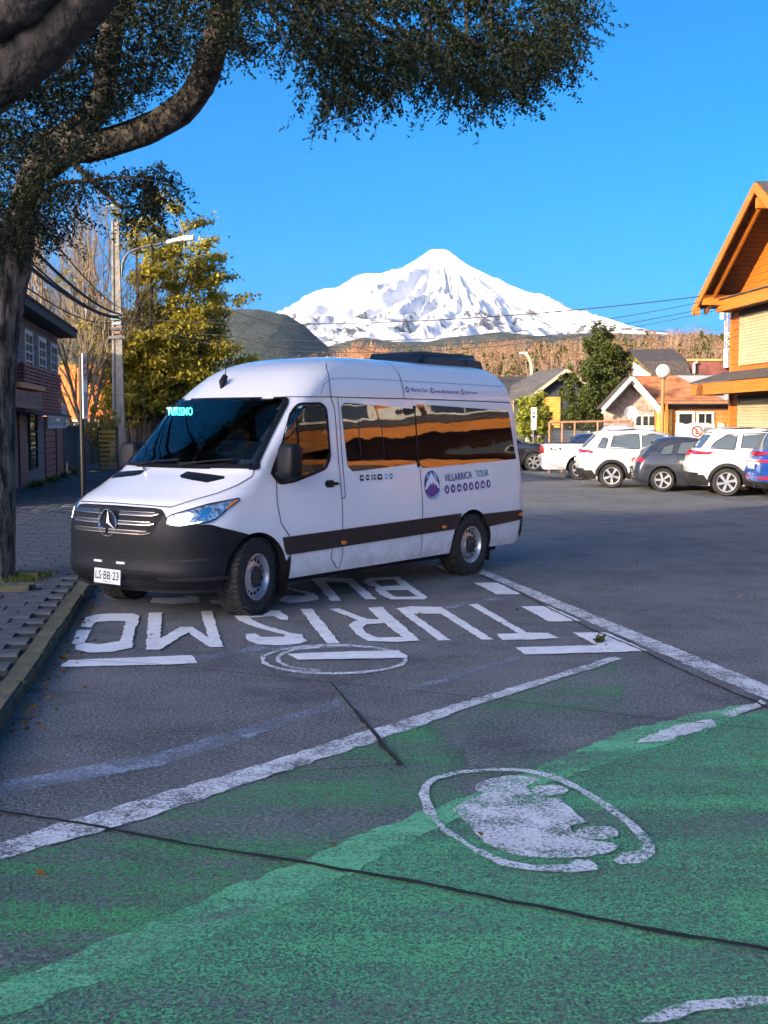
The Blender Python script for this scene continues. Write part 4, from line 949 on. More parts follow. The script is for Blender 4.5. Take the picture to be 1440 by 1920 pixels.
# grass tufts round the trunk
def tuft(C, n, h, seed):
    r = np.random.default_rng(seed); C = np.asarray(C); c = C[r.integers(0, len(C), n)]+np.c_[r.normal(size=(n, 2))*.05, np.zeros(n)]
    a = r.uniform(0, 2*np.pi, n); hh = h*r.uniform(.4, 1.2, n); s = np.c_[np.cos(a), np.sin(a), np.zeros(n)]*.006; tip = c+np.c_[np.cos(a+1.3)*hh*.5, np.sin(a+1.3)*hh*.5, hh]
    mid = c+np.c_[np.cos(a+1.3)*hh*.2, np.sin(a+1.3)*hh*.2, hh*.6]
    return np.stack([c-s, c+s, mid+s*.7, tip], 1).reshape(-1, 3)
tb = [(-4.05+random.uniform(-.15,.3), 12.5+random.uniform(-.3,.35), .10) for _ in range(40)]
struct(leaf_obj('grass', np.concatenate([tuft(tb, 260, .08, 1), tuft([(*gnd(x, y, .1), .10) for x, y in ((95,906),(105,902),(120,897),(75,912),(60,916),(140,890))], 500, .22, 2)]), leaf_mat('grass_blades', (.05,.08,.015), (.16,.19,.03), 2, .3)), 'stuff', 'tufts of grass round the tree base and along the fence')
ks = MB()
for px_, py_, sx_, sy_ in ((8,1108,.5,.12), (45,1104,.22,.10), (52,1082,.25,.12)):
    c = gnd(px_, py_, .1); M = Matrix.Translation((c[0], c[1], .12))@Matrix.Rotation(random.uniform(-.3,.3), 4, 'Z'); ks.box(-sx_/2, sx_/2, -sy_/2, sy_/2, -.05, .04, M)
    k_ = MB().box(-sx_/2, sx_/2, -sy_/2, sy_/2, -.05, .04).build('edging_stone', M_KERB, None); k_.parent = pav; k_.matrix_parent_inverse = Matrix.Translation((K0.x, K0.y, 0)).to_4x4().inverted() if False else Matrix(); lc = Matrix.Rotation(-KROT, 4, 'Z')@Vector((c[0]-K0.x, c[1]-K0.y, .12)); k_.location = lc
# fallen leaves along the kerb
lv = []
for q in range(170):
    v_ = random.uniform(0, 9) if q % 3 else random.uniform(0, 2.5); u_ = abs(random.gauss(0, .09))+.02; w = kw(u_, v_); lv.append((w.x, w.y, .012))
for q in range(60): w = kw(random.uniform(.2, 7), random.uniform(-4, 12)); lv.append((w.x, w.y, .016))
struct(leaf_obj('leaves', leaf_quads(np.array(lv), .045, .5, (1, .3, .05, .6), 3), leaf_mat('fallen_leaves', (.10,.045,.012), (.32,.17,.03), 3, .1)), 'stuff', 'dry fallen leaves along the kerb')
wd = [gnd(1124+random.uniform(-6,6), 1206+random.uniform(-4,3)) for _ in range(14)]
tag(leaf_obj('weed', leaf_quads(np.array([(a, c, .03) for a, c in wd]), .09, .45, (0,0,1,.2), 9), M_LEAFE), 'small dark green weed growing at the painted bay corner', 'weed')

# ---------------------------------------------------------------- branching trees
def grow(seed, levels, spread, up, L0, r0, p0=(0,0,0), d0=(0,0,1), nchild=(5,4,4), shrink_=.62, first=.3, wob=.18, sides=(8,6,4,3,3)):
    r = np.random.default_rng(seed); mbs = MB(); tips = []
    def rec(p, d, L, rad, lv):
        n = 4; P = [Vector(p)]; d = Vector(d).normalized()
        for k in range(n):
            d = (d+Vector(r.normal(size=3))*wob*.5+Vector((0,0,up*.12))).normalized(); P.append(P[-1]+d*L/n)
        mbs.tube(P, [rad*(1-.75*k/n) for k in range(n+1)], sides[min(lv, 4)], False)
        if lv >= levels: tips.append(np.array([q[:] for q in P[1:]])); return
        for c in range(nchild[min(lv, len(nchild)-1)]):
            t = first+(1-first)*(c+r.random())/nchild[min(lv, len(nchild)-1)]; i = min(int(t*n), n-1); q = P[i].lerp(P[i+1], t*n-i)
            ax = Vector(r.normal(size=3)).cross(d); ax.normalize(); nd = (d+ax*spread*r.uniform(.6, 1.3)+Vector((0,0,up*.3))).normalized()
            rec(q, nd, L*shrink_*r.uniform(.75, 1.2)*(1.15-.35*t), rad*.48, lv+1)
    rec(p0, d0, L0, r0, 0); return mbs, tips
def bare_tree(name, label, base, H, seed, mt, n=(9,7,5,4), spread=.75, stems=1, levels=3, group=None, r0=.16, tmat=None, shr=.62):
    t = thing(name, label, 'tree', base, 0, group); all_ = MB()
    for s in range(stems):
        a = 2*math.pi*s/max(1, stems)+seed; d = (math.cos(a)*.25*(stems > 1), math.sin(a)*.25*(stems > 1), 1)
        mbs, tips = grow(seed*10+s, levels, spread, .5, H*.62, r0/math.sqrt(stems), (0,0,0), d, n, shr, .22)
        all_.add(mbs.v, mbs.f)
    return t, all_
# tall yellow tree behind the pole
YB = Vector((-12.2, 59, 0)); yt = thing('yellow_tree', 'tall many-stemmed tree with yellow-green foliage behind the utility pole', 'tree', YB)
def yl(px, py, Y=59): return at(px, py, Y)-YB
mb = MB(); tips = []; rg = np.random.default_rng(21); LV = []
sil = [(250,300),(285,330),(330,345),(372,400),(395,450),(415,490),(432,560),(442,610),(440,655),(425,690),(380,730),(330,760),(250,760),(190,700),(150,640),(130,590),(150,560),(200,520),(220,470),(225,400),(235,350)]
for s in range(26):
    tx, ty = None, None
    while tx is None:
        x, y = rg.uniform(120, 445), rg.uniform(295, 720)
        if inside(sil, x, y): tx, ty = x, y
    bx = 268+(tx-268)*.16+rg.normal()*6; Yt = 59+rg.normal()*2.2
    st = [yl(bx, 868), yl(bx+(tx-bx)*.12, 780+rg.normal()*8), yl(bx+(tx-bx)*.45, 868+(ty-868)*.55, 59+(Yt-59)*.6), yl(tx, ty, Yt)]
    P = limb(mb, st, .20, .03, 6, 5, .03)
    for q in range(16):
        i = rg.integers(6, len(P)-1); p = P[i]; d = Vector((rg.normal()+(.5 if p.x > 0 else -.6), rg.normal(), .35+rg.random()*.5)).normalized(); L = rg.uniform(.8, 2.4)
        e = [p, p+d*L*.5+Vector((0,0,.1)), p+d*L+Vector((0,0,-.05))]; mb.tube(e, [.035,.022,.008], 3, False); tips.append(np.array([v[:] for v in e]))
        for w2 in range(3):
            p2 = e[1].lerp(e[2], rg.random()); d2 = (d+Vector(rg.normal(size=3))*.7).normalized(); e2 = p2+d2*rg.uniform(.4, 1.1); mb.tube([p2, e2], [.012,.004], 3, False); tips.append(np.array([p2[:], ((p2+e2)/2)[:], e2[:]]))
mb.build('trunk', M_BARK2, yt)
C_ = []
for t in tips:
    xpix = 720+FPX*(YB.x+t[-1][0])/(YB.y+t[-1][1]); zc = t[-1][2]
    dens = 85 if xpix > 205 else 14
    if zc < 4.5: dens = int(dens*.8)
    dens = int(dens*rg.choice([.25, .8, 1.3]))
    for q in range(dens):
        f = rg.random(); i = min(int(f*(len(t)-1)), len(t)-2); ff = f*(len(t)-1)-i; C_.append(t[i]*(1-ff)+t[i+1]*ff+rg.normal(size=3)*np.array([.22,.22,.10]))
leaf_obj('crown', leaf_quads(np.array(C_), .21, .5, (0,0,1,.0), 8), M_LEAFY, yt)
# bare pale tree left of it
bt, mbb = bare_tree('bare_tree', 'leafless pale-twigged tree beside the shop roof', (-14.6, 56, 0), 12.5, 4, None, (10,8,6,5), .62, 4, 3, r0=.26)
mbb.build('trunk', M_TWIG, bt)
# orange bare tree beyond the van roof
ob = at(683, 700, 120); ob.z = 0
ot, mbo = bare_tree('bare_tree', 'russet leafless tree showing above the van roof', ob, 10.2, 9, None, (11,8,6,4), .75, 3, 3, r0=.30)
mbo.build('trunk', mat('russet_twigs_bark', (.40,.20,.10), .9, var=.3, vs=2), ot)
# evergreen beside the small house, shrub, pointed conifers
def clump_tree(name, label, base, clumps, mt, leaf, n, seed, trunk_h, tr=.18, cat='tree', group=None):
    t = thing(name, label, cat, base, 0, group); r = np.random.default_rng(seed); C = []; m_ = MB()
    m_.tube(smooth_path([(0,0,-.05),(.05,.03,trunk_h*.4),(-.03,0,trunk_h)], 4), list(np.linspace(tr, tr*.3, 9)), 8)
    tot = sum(c[3]**2 for c in clumps)
    for x, y, z, rad in clumps:
        k = int(n*rad**2/tot); d = r.normal(size=(k, 3)); d /= np.linalg.norm(d, axis=1)[:, None]; sub = r.normal(size=(max(3, int(k/45)), 3)); sub = sub/np.linalg.norm(sub, axis=1)[:, None]*r.uniform(.45, 1, (len(sub), 1))*rad
        ci = r.integers(0, len(sub), k); C.append(np.array([x, y, z])+sub[ci]*np.array([1,1,.8])+r.normal(size=(k, 3))*rad*.14)
        m_.tube([(0,0,min(trunk_h, z)*.7),(x*.6,y*.6,z*.95),(x,y,z)], [tr*.4,tr*.25,tr*.1], 5)
    m_.build('trunk', M_BARK2, t); leaf_obj('crown', leaf_quads(np.concatenate(C), leaf, .55, None, seed), mt, t); return t
EB = at(1125, 790, 58); EB.z = 0
def ec(px, py, r_, dy=0): p = at(px, py, 58+dy)-EB; return (p.x, dy, p.z, r_*1.13)
clump_tree('evergreen_tree', 'dense dark evergreen tree with ragged tiers beside the small house', EB, [ec(1128,625,.55), ec(1115,650,.6,.3), ec(1145,655,.6,-.3), ec(1125,690,.75), ec(1155,690,.7,.5), ec(1165,665,.4), ec(1105,700,.5,-.5), ec(1140,730,.95,.2), ec(1110,745,.8,-.4), ec(1165,735,.6), ec(1150,770,.95), ec(1105,785,.8,.3), ec(1075,770,.6), ec(1070,715,.45,-.3), ec(1065,740,.4), ec(1185,765,.5,.5), ec(1080,795,.6)], M_LEAFE, .15, 26000, 31, 6.6)
SB = at(1003, 790, 47); SB.z = 0
clump_tree('shrub', 'round yellow-green bush behind the vertical street sign', SB, [((px_-1003)/FPX*47, random.uniform(-.4,.4), 1.8+(796-py_)/FPX*47, r_) for px_, py_, r_ in ((990,758,.5),(1010,752,.5),(1022,770,.45),(985,780,.55),(1005,785,.6),(1022,795,.5),(990,800,.5),(1010,812,.6))], M_LEAFS, .13, 5200, 32, 1.6, .08, 'bush')
GB = at(198, 850, 44); GB.z = 0
clump_tree('shrub', 'golden bush glowing behind the plank fence', GB, [((px_-198)/FPX*44, random.uniform(-.3,.3), 1.8+(796-py_)/FPX*44, r_) for px_, py_, r_ in ((190,775,.4),(200,800,.5),(210,785,.4),(195,825,.5),(180,805,.4),(214,820,.35))], M_LEAFO, .10, 4000, 33, 1.4, .06, 'bush')
for i, (px_, py_, Y_, h_, lab) in enumerate(((1195,655,95,7,'golden-green tree behind the evergreen'), (1040,690,130,8,'dark conifer beyond the slate roof house'), (905,700,140,6,'low green tree behind the van roof unit'))):
    b_ = at(px_, 790, Y_); b_.z = 0; top = at(px_, py_, Y_).z; rq = np.random.default_rng(60+i)
    clump_tree('tree', lab+' on the slope', b_, [(rq.normal()*.9, rq.normal()*.8, top*(.35+.62*k/9), (1.25-.08*k)) for k in range(10)], (M_LEAFS, M_LEAFE, M_LEAFE)[i], .32, 2600, 70+i, top*.8)
# forest on the slope: one mass of bare russet trees with dark evergreens
rg = np.random.default_rng(77); TV = []; LR = []; LG = []
for k in range(1500):
    X_ = rg.uniform(40, 260); Y_ = rg.uniform(430, 640)
    if k > 1150: X_ = rg.uniform(-40, 60)
    px_ = 720+FPX*X_/Y_
    zt_ = np.interp(px_, [560,760,900,1000,1100,1200,1300,1400,1700], [712,700,688,680,676,668,662,658,650]); gz = at(px_, zt_, 620).z*np.clip(1-abs((Y_-620)/240)**1.25, 0, 1)-3
    H_ = rg.uniform(9, 19); lean = rg.normal(size=2)*.05*H_
    if rg.random() < .30:
        m_ = 60; f = rg.random(m_)**.8; rad = (1-f)*H_*.26; a = rg.uniform(0, 2*np.pi, m_); LG.append(np.c_[X_+np.cos(a)*rad, Y_+np.sin(a)*rad, gz+H_*.1+f*H_*.75])
    else:
        for s in range(5):
            a = rg.uniform(0, 2*np.pi); sp = rg.uniform(.05, .24)*H_; b0 = np.array([X_, Y_, gz+rg.uniform(0, .35)*H_]); e = np.array([X_+math.cos(a)*sp, Y_+math.sin(a)*sp, gz+H_*rg.uniform(.75, 1)]); w = np.array([.10, 0, 0])
            TV.append(np.stack([b0-w, b0+w, e+w*.3, e-w*.3]))
        m_ = 120; f = rg.random(m_); rad = H_*.23*np.sqrt(rg.random(m_))*(.35+1.3*np.sqrt(np.clip(f*(1-f)*2, 0, 1)))*rg.choice([.7,1.,1.2]); a = rg.uniform(0, 2*np.pi, m_); LR.append(np.c_[X_+np.cos(a)*rad, Y_+np.sin(a)*rad, gz+H_*(.35+.68*f)])
fo = thing('forest', None, None, (0,0,0)); struct(fo, 'stuff', 'bare russet winter forest with dark evergreens on the slope')
leaf_obj('forest_trunks', np.concatenate(TV), mat('forest_bark', (.30,.23,.17), .9), fo)
leaf_obj('forest_twigs', leaf_quads(np.concatenate(LR), .95, .35, (0,0,1,.25), 4), M_LEAFR, fo)
leaf_obj('forest_evergreens', leaf_quads(np.concatenate(LG), 2.2, .5, None, 5), M_LEAFE, fo)

# ---------------------------------------------------------------- building materials
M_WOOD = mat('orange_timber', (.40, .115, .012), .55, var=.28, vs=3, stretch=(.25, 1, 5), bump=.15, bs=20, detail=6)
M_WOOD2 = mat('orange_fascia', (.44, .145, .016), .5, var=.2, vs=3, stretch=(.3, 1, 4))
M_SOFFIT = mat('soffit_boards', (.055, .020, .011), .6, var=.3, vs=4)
M_SHING = mat('dark_shingles', (.060, .050, .050), .9, var=.5, vs=5, bump=.6, bs=18)
M_SHUT = mat('beige_shutter', (.36, .31, .19), .5, var=.1, vs=2)
M_WHITEW_ = mat('white_trim', (.56, .54, .49), .6, var=.1, vs=5)
M_GREYB = mat('grey_boards', (.135, .128, .125), .8, var=.3, vs=3, stretch=(.3, .3, 4))
M_DKWOOD = mat('dark_fascia', (.020, .018, .018), .7, var=.3, vs=4)
M_SLATR = mat('red_brown_slat', (.26, .085, .055), .7, var=.25, vs=5)
M_SIGNB = mat('sign_board', (.22, .12, .09), .7, var=.3, vs=5)
M_RUST = mat('rusty_iron', (.26, .075, .035), .7, .1, var=.5, vs=1.4, col2=(.44, .20, .09), detail=6)
M_ZINC = mat('zinc_sheet', (.46, .46, .46), .45, .5, var=.2, vs=2)
M_STONE = mat('stone_wall', (.34, .26, .22), .9, var=.5, vs=5, bump=.5, bs=8)
M_LOG = mat('log_wall', (.40, .150, .030), .6, var=.3, vs=3)
M_YELW = mat('yellow_boards', (.52, .30, .060), .7, var=.25, vs=3)
M_SLATE = mat('slate_roof', (.085, .080, .078), .9, var=.4, vs=2, bump=.4, bs=10)
M_CONC = mat('pole_concrete', (.20, .19, .17), .9, var=.25, vs=3, bump=.3, bs=30)
M_METAL = mat('painted_metal', (.10, .10, .11), .5, .5)
M_CABLE = mat('cable_black', (.012, .012, .013), .7)
M_WGLASS = glass_mat('house_window_glass', None, 1.7, (.02, .025, .03))

def window(parent, x0, x1, z0, z1, y, frame=M_WHITEW_, fw=.07, bars=(1, 1), out=-1, glass=None):
    """window in the local x-z plane at y; out = outward direction along y"""
    pn = box('window', glass or M_WGLASS, parent, x0, x1, min(y+out*.015, y-out*.02), max(y+out*.015, y-out*.02), z0, z1); f = MB(); o0, o1 = sorted((y-out*.02, y+out*.05))
    f.box(x0-fw, x1+fw, o0, o1, z0-fw, z0).box(x0-fw, x1+fw, o0, o1, z1, z1+fw).box(x0-fw, x0, o0, o1, z0, z1).box(x1, x1+fw, o0, o1, z0, z1)
    for k in range(1, bars[0]): x = x0+(x1-x0)*k/bars[0]; f.box(x-.02, x+.02, o0, o1-.01, z0, z1)
    for k in range(1, bars[1]): z = z0+(z1-z0)*k/bars[1]; f.box(x0, x1, o0, o1-.012, z-.02, z+.02)
    f.build('frame', frame, pn); return pn
def corrugated(name, mt, parent, fn, n, m_=1, amp=.018, per=8):
    """fn(u, v, h): u across the waves 0..1, v along 0..1"""
    V = []; F = []; N = n*per
    for i in range(N+1):
        h = amp*math.sin(2*math.pi*i/per)
        for k in range(m_+1): V.append(tuple(fn(i/N, k/m_, h)))
    w = m_+1; F = [(i*w+k, (i+1)*w+k, (i+1)*w+k+1, i*w+k+1) for i in range(N) for k in range(m_)]
    me = bpy.data.meshes.new(name); me.from_pydata(V, [], F); return link(name, me, mt, parent, smooth=True)

# ---------------------------------------------------------------- chalet on the right (runs on out of the frame towards the camera)
CH = Vector((13.3, 44.2, 0)); CR = math.atan2(-.995, .1)
ch = thing('chalet', 'orange timber chalet with steep gable and beige roller shutters', 'building', CH, CR)     # local x: along the street wall, -y: out to the street
box('wall_core', M_WOOD, ch, .05, 36, .06, 11, 0, 6.4)
bh = .262; RS, RZ0, RZ1, HW = 5.25, 6.42, 9.78, 5.05      # gable ridge position, eave and ridge height, half width
for k in range(24):
    z = .15+k*bh; o = MB().box(0, 36, -.018, .05, -.002, bh-.014).build('wall_board', M_WOOD, ch, (0, random.uniform(-.004, .004), z)); o.rotation_euler = (R(-2.2), 0, 0)
for k in range(13):
    z = 6.44+k*bh; ha = HW*(1-(z-RZ0)/(RZ1-.02-RZ0)); hw = max(.02, HW*(1-(z+bh-.014-RZ0)/(RZ1-.02-RZ0)))
    if ha > .1:
        o = MB().prism([(RS-ha, -.002), (RS+ha, -.002), (RS+hw, bh-.014), (RS-hw, bh-.014)], -.018, .05, lambda a, b, h: (a, h, b)).build('wall_board', M_WOOD, ch, (0, random.uniform(-.004, .004), z)); o.rotation_euler = (R(-2.2), 0, 0)
MB().prism([(RS-HW+.1, 6.41), (RS+HW-.1, 6.41), (RS, RZ1-.25)], .06, .20, lambda a, b, h: (a, h, b)).build('gable_core', M_WOOD, ch)
OV = -1.45
for s in (-1, 1):
    e = Vector((RS+s*(HW+.32), 0, RZ0-.22)); r_ = Vector((RS, 0, RZ1)); d = (e-r_).normalized(); nn = Vector((-d.z*s, 0, d.x*s)) if True else None
    nn = Vector((s*abs(d.z), 0, abs(d.x))); L = (e-r_).length
    MB().add([r_+Vector((0,OV,0)), e+Vector((0,OV,0)), e+Vector((0,9,0)), r_+Vector((0,9,0)), r_+nn*.10+Vector((0,OV-.03,0)), e+nn*.10+Vector((0,OV-.03,0)), e+nn*.10+Vector((0,9,0)), r_+nn*.10+Vector((0,9,0))], [(0,3,2,1),(4,5,6,7),(0,1,5,4),(1,2,6,5),(2,3,7,6),(3,0,4,7)]).build('roof', M_SHING, ch)
    npl = 26
    for k in range(npl):
        a = r_+d*(.1+(L-.15)*k/npl); b = r_+d*(.1+(L-.15)*(k+.9)/npl); q = -nn*.035
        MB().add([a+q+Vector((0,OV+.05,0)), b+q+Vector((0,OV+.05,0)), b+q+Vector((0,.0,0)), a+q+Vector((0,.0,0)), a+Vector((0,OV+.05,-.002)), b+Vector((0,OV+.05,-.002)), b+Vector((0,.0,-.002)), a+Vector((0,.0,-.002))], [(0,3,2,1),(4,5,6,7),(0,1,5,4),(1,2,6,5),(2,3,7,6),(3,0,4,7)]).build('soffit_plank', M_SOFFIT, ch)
    MB().bar(r_+Vector((0,OV-.05,-.10)), e+Vector((0,OV-.05,-.10))+d*.1, .06, .30, (0,1,0) if False else nn).build('barge_board', M_WOOD2, ch)
    MB().bar(r_+Vector((0,OV+.42,-.14))+d*.5, e+Vector((0,OV+.42,-.14)), .10, .20, nn).build('rafter', M_WOOD2, ch)
    MB().box(e.x-s*.75-.09, e.x-s*.75+.09, OV+.02, .0, RZ0-.15, RZ0+.22).build('bracket_beam', M_WOOD2, ch)
    MB().box(e.x-s*.35-.05, e.x-s*.35+.05, OV-.10, OV+.05, RZ0-.50, RZ0+.1).build('drop_post', M_WOOD2, ch)
MB().box(RS-.10, RS+.10, OV+.02, 0, RZ1-.80, RZ1-.45).build('ridge_beam', M_WOOD2, ch)
# canopies over the shutters
def canopy(z0, z1, out, x0, x1, rise):
    c = MB().box(x0, x1, -out-.05, -out, z0, z1).build('canopy_fascia', M_WOOD2, ch); MB().box(x0, x0+.05, -out, -.02, z0, z1).build('canopy_fascia', M_WOOD2, ch)
    MB().add([(x0-.05,-out-.12,z1+.004),(x1,-out-.12,z1+.004),(x1,0,z1+rise),(x0-.05,0,z1+rise),(x0-.05,-out-.12,z1+.05),(x1,-out-.12,z1+.05),(x1,0,z1+rise+.05),(x0-.05,0,z1+rise+.05)], [(0,3,2,1),(4,5,6,7),(0,1,5,4),(1,2,6,5),(2,3,7,6),(3,0,4,7)]).build('canopy_roof', M_SHING, ch)
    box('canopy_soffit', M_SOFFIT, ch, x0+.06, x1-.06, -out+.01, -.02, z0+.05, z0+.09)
canopy(6.02, 6.44, .75, .35, 10.0, .12); canopy(2.92, 3.36, 1.25, -.7, 33, .42)
def shutter(x0, x1, z0, z1):
    n_ = int((z1-z0)/.11); V = []; F = []
    for k in range(n_*4+1):
        h = -.035-.022*abs(math.sin(math.pi*k/4)); z = z0+(z1-z0)*k/(n_*4); V += [(x0, h, z), (x1, h, z)]
    F = [(2*i, 2*i+1, 2*i+3, 2*i+2) for i in range(n_*4)]
    me = bpy.data.meshes.new('roller_shutter'); me.from_pydata(V, [], F); o = link('roller_shutter', me, M_SHUT, ch)
    MB().box(x0-.10, x0, -.08, .0, z0-.06, z1+.1).box(x1, x1+.10, -.08, .0, z0-.06, z1+.1).box(x0, x1, -.08, 0, z0-.06, z0).build('shutter_frame', M_SHUT, o); box('shutter_box', M_DKWOOD, o, x0-.1, x1+.1, -.12, 0, z1, z1+.14)
shutter(.95, 4.6, 4.06, 5.86); shutter(.95, 4.6, .45, 2.74); shutter(5.6, 9.2, 4.06, 5.86); shutter(5.6, 9.2, .45, 2.74)
for x0 in (11, 15.2, 19.4, 23.6, 27.8):
    window(ch, x0, x0+2.6, 3.9, 5.5, -.02, M_WHITEW_, .16, (3, 2)); window(ch, x0, x0+2.8, .7, 2.5, -.02, M_WHITEW_, .14, (2, 1)); box('balcony_post', M_WOOD2, ch, x0+3.55, x0+3.75, -.34, -.02, 3.4, 6.3)
    au = box('air_conditioner', M_WHITEW_, ch, x0+3.0, x0+3.9, -.38, -.02, 3.75, 4.4); MB().lathe([(.001,-.385),(.22,-.385),(.24,-.38)], 20, 'y', (x0+3.35, 0, 4.07)).build('fan', M_DARK, au)
    box('balcony_beam', M_WOOD2, ch, x0-.4, x0+3.4, -.30, -.02, 5.75, 6.1)
MB().add([(10.4,-.9,6.25),(36,-.9,6.25),(36,5.5,9.6),(10.4,5.5,9.6),(10.4,-.9,6.37),(36,-.9,6.37),(36,5.5,9.72),(10.4,5.5,9.72)], [(0,3,2,1),(4,5,6,7),(0,1,5,4),(1,2,6,5),(2,3,7,6),(3,0,4,7)]).build('main_roof', M_SHING, ch)
MB().tube([(12.5,-.06,6.2),(12.5,-.10,5.8),(12.9,-.10,3.9),(12.9,-.10,.2)], .06, 8).build('drain_pipe', M_WHITEW_, ch)
box('corner_post', M_WOOD2, ch, -.06, .10, -.06, .12, .0, 6.42)

# ---------------------------------------------------------------- small house with the rusty roof
def frame_at(px, py, Y): p = at(px, py, Y); return p
HB = Vector((at(1183, 796, 54).x, 54, 0)); HR = R(-6)
hs = thing('house', 'small house with rusty corrugated roof and white gable boards', 'building', HB, HR)          # local -y faces the camera
def hl_(px, py, Y=54): return at(px, py, Y)-HB
apz = at(1183, 706, 54).z; ez = at(1183, 762, 54).z; hwid = 1.30
# gable porch (faces the street) with stone wall
MB().prism([(-hwid+.12, 0), (hwid-.12, 0), (hwid-.12, ez-.02), (0, apz-.22), (-hwid+.12, ez-.02)], .9, 1.05, lambda a, b, h: (a, h, b)).build('gable_wall', M_STONE, hs)
for s in (-1, 1):
    e = Vector((s*(hwid+.05), 0, ez-.12)); t = Vector((0, 0, apz))
    MB().add([t+Vector((0,-.15,0)), e+Vector((0,-.15,0)), e+Vector((0,6,0)), t+Vector((0,6,0)), t+Vector((0,-.15,.06)), e+Vector((s*.05,-.15,.06)), e+Vector((s*.05,6,.06)), t+Vector((0,6,.06))], [(0,3,2,1),(4,5,6,7),(0,1,5,4),(1,2,6,5),(2,3,7,6),(3,0,4,7)]).build('porch_roof', M_SHING, hs)
    MB().bar(t+Vector((0,-.2,-.05)), e+Vector((0,-.2,-.05)), .05, .17, Vector((-s*(apz-ez), 0, -hwid)).cross(Vector((0,1,0))).normalized()*1).build('barge_board', M_WHITEW_, hs)
    MB().bar(t+Vector((0,.1,-.24)), e+Vector((0,.1,-.2)), .05, .12, (0,0,1)).build('barge_board', M_WHITEW_, hs)
for x_ in (.45, .78, 1.11-.05): window(hs, x_-.12, x_+.12, at(0,798,54).z, at(0,780,54).z, .9, M_WHITEW_, .05, (1,1))
box('wall_panel', M_WHITEW_, hs, .30, hwid-.08, .86, .92, .2, at(0,799,54).z-.05)
# main roof to the right: rusty sheets then bright zinc sheets
ridge_z = at(1183, 703, 57).z; x_l = .05; eave_z = at(1300, 752, 53).z
def roofpt(x0, x1): 
    return lambda u, v, h: (x0+(x1-x0)*u+(1.2*v if x0 < .3 and u < .02 else 0), 5.0-5.2*v, ridge_z+(eave_z-ridge_z)*v+h)
corrugated('rusty_roof_sheets', M_RUST, hs, lambda u, v, h: (.02+2.75*u+1.15*v*(1-u)-(-1.5*v*u), 5.0-5.2*v, ridge_z+.03+(eave_z-ridge_z)*v+h), 26, 3, .03)
corrugated('zinc_roof_sheets', M_ZINC, hs, lambda u, v, h: (2.79+1.5*v*(1-u)+3.2*u, 5.0-5.2*v, ridge_z+.035+(eave_z-ridge_z)*v+h), 30, 3, .03)
for k in range(9): MB().box(1.15, 6.2, .32, .52, -.11, .11).build('wall_log', M_LOG, hs, (0, 0, .55+k*.225))
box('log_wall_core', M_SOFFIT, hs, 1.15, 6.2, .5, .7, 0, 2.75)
box('eave_gutter', M_RUST, hs, 1.15, 6.0, -.26, -.16, eave_z-.10, eave_z)
window(hs, 2.25, 2.85, at(0,803,54).z, at(0,776,54).z, .30, M_WHITEW_, .12); window(hs, 3.15, 3.75, at(0,803,54).z, at(0,776,54).z, .30, M_WHITEW_, .10, (2,1))
box('porch_post', M_WOOD2, hs, 1.55, 1.66, -.20, -.10, 0, eave_z-.1); box('porch_screen', M_YELW, hs, 1.2, 1.9, .10, .25, .4, 2.5)
MB().prism([(4.75,1.7),(6.0,1.55),(6.0,2.55),(5.2,2.6)], -.05, .02, lambda a, b, h: (a, h, b)).build('awning', mat('yellow_canvas', (.75,.55,.10), .7), hs)
# satellite dish on a bracket
dp = at(1183, 775, 50.5); dish = thing('satellite_dish', 'round grey satellite dish in front of the stone gable', 'dish', (dp.x, dp.y, 0))
mb = MB().lathe([(.001, .07), (.12, .06), (.22, .03), (.31, -.02), (.33, -.025), (.33, -.04)], 28, 'y'); db = mb.build('dish', mat('dish_grey', (.50,.52,.52), .5, var=.2, vs=6), dish, (0, 0, dp.z), smooth=True); db.rotation_euler = (R(-12), 0, R(14))
MB().tube([(0,.15,0),(0,.15,dp.z-.1),(0,.08,dp.z)], .035, 8).build('mast', M_METAL, dish); MB().tube([(0,0,dp.z-.3),(0,-.35,dp.z-.05)], .015, 6).build('feed_arm', M_METAL, dish)
# dark house to the left of it
DB = Vector((at(1035, 796, 60).x, 60, 0)); dh_ = thing('house', 'dark slate-roofed house with yellow board wall behind the evergreen', 'building', DB, R(4))
def dl(px, py, Y=60): return at(px, py, Y)-DB
a0, a1, a2, a3 = dl(958,742), dl(1012,742), dl(1062,690), dl(1005,705)
MB().add([dl(985,748), dl(1062,690), dl(1062,690)+Vector((0,7,.2)), dl(985,748)+Vector((-.8,7,.2)), dl(985,752), dl(1062,695), dl(1062,695)+Vector((0,7,.2)), dl(985,752)+Vector((-.8,7,.2))], [(0,1,2,3),(7,6,5,4),(0,4,5,1),(1,5,6,2),(2,6,7,3),(3,7,4,0)]).build('roof', M_SLATE, dh_)
MB().add([dl(1062,690), dl(1112,722), dl(1112,722)+Vector((0,7,0)), dl(1062,690)+Vector((0,7,.2)), dl(1062,695), dl(1112,727), dl(1112,727)+Vector((0,7,0)), dl(1062,695)+Vector((0,7,.2))], [(0,1,2,3),(7,6,5,4),(0,4,5,1),(1,5,6,2),(2,6,7,3),(3,7,4,0)]).build('roof', M_SLATE, dh_)
MB().add([dl(955,742,64), dl(1010,742,64), dl(1010,706,70), dl(955,706,70)], [(0,1,2,3)]).build('roof', M_SHING, dh_)
MB().bar(dl(985,752,59.9), dl(1062,694,59.9), .05, .16, (0,0,1)).build('barge_board', mat('pale_barge', (.40,.33,.27), .8), dh_); MB().bar(dl(1062,694,59.9), dl(1112,726,59.9), .05, .16, (0,0,1)).build('barge_board', mat('pale_barge', (.40,.33,.27), .8), dh_)
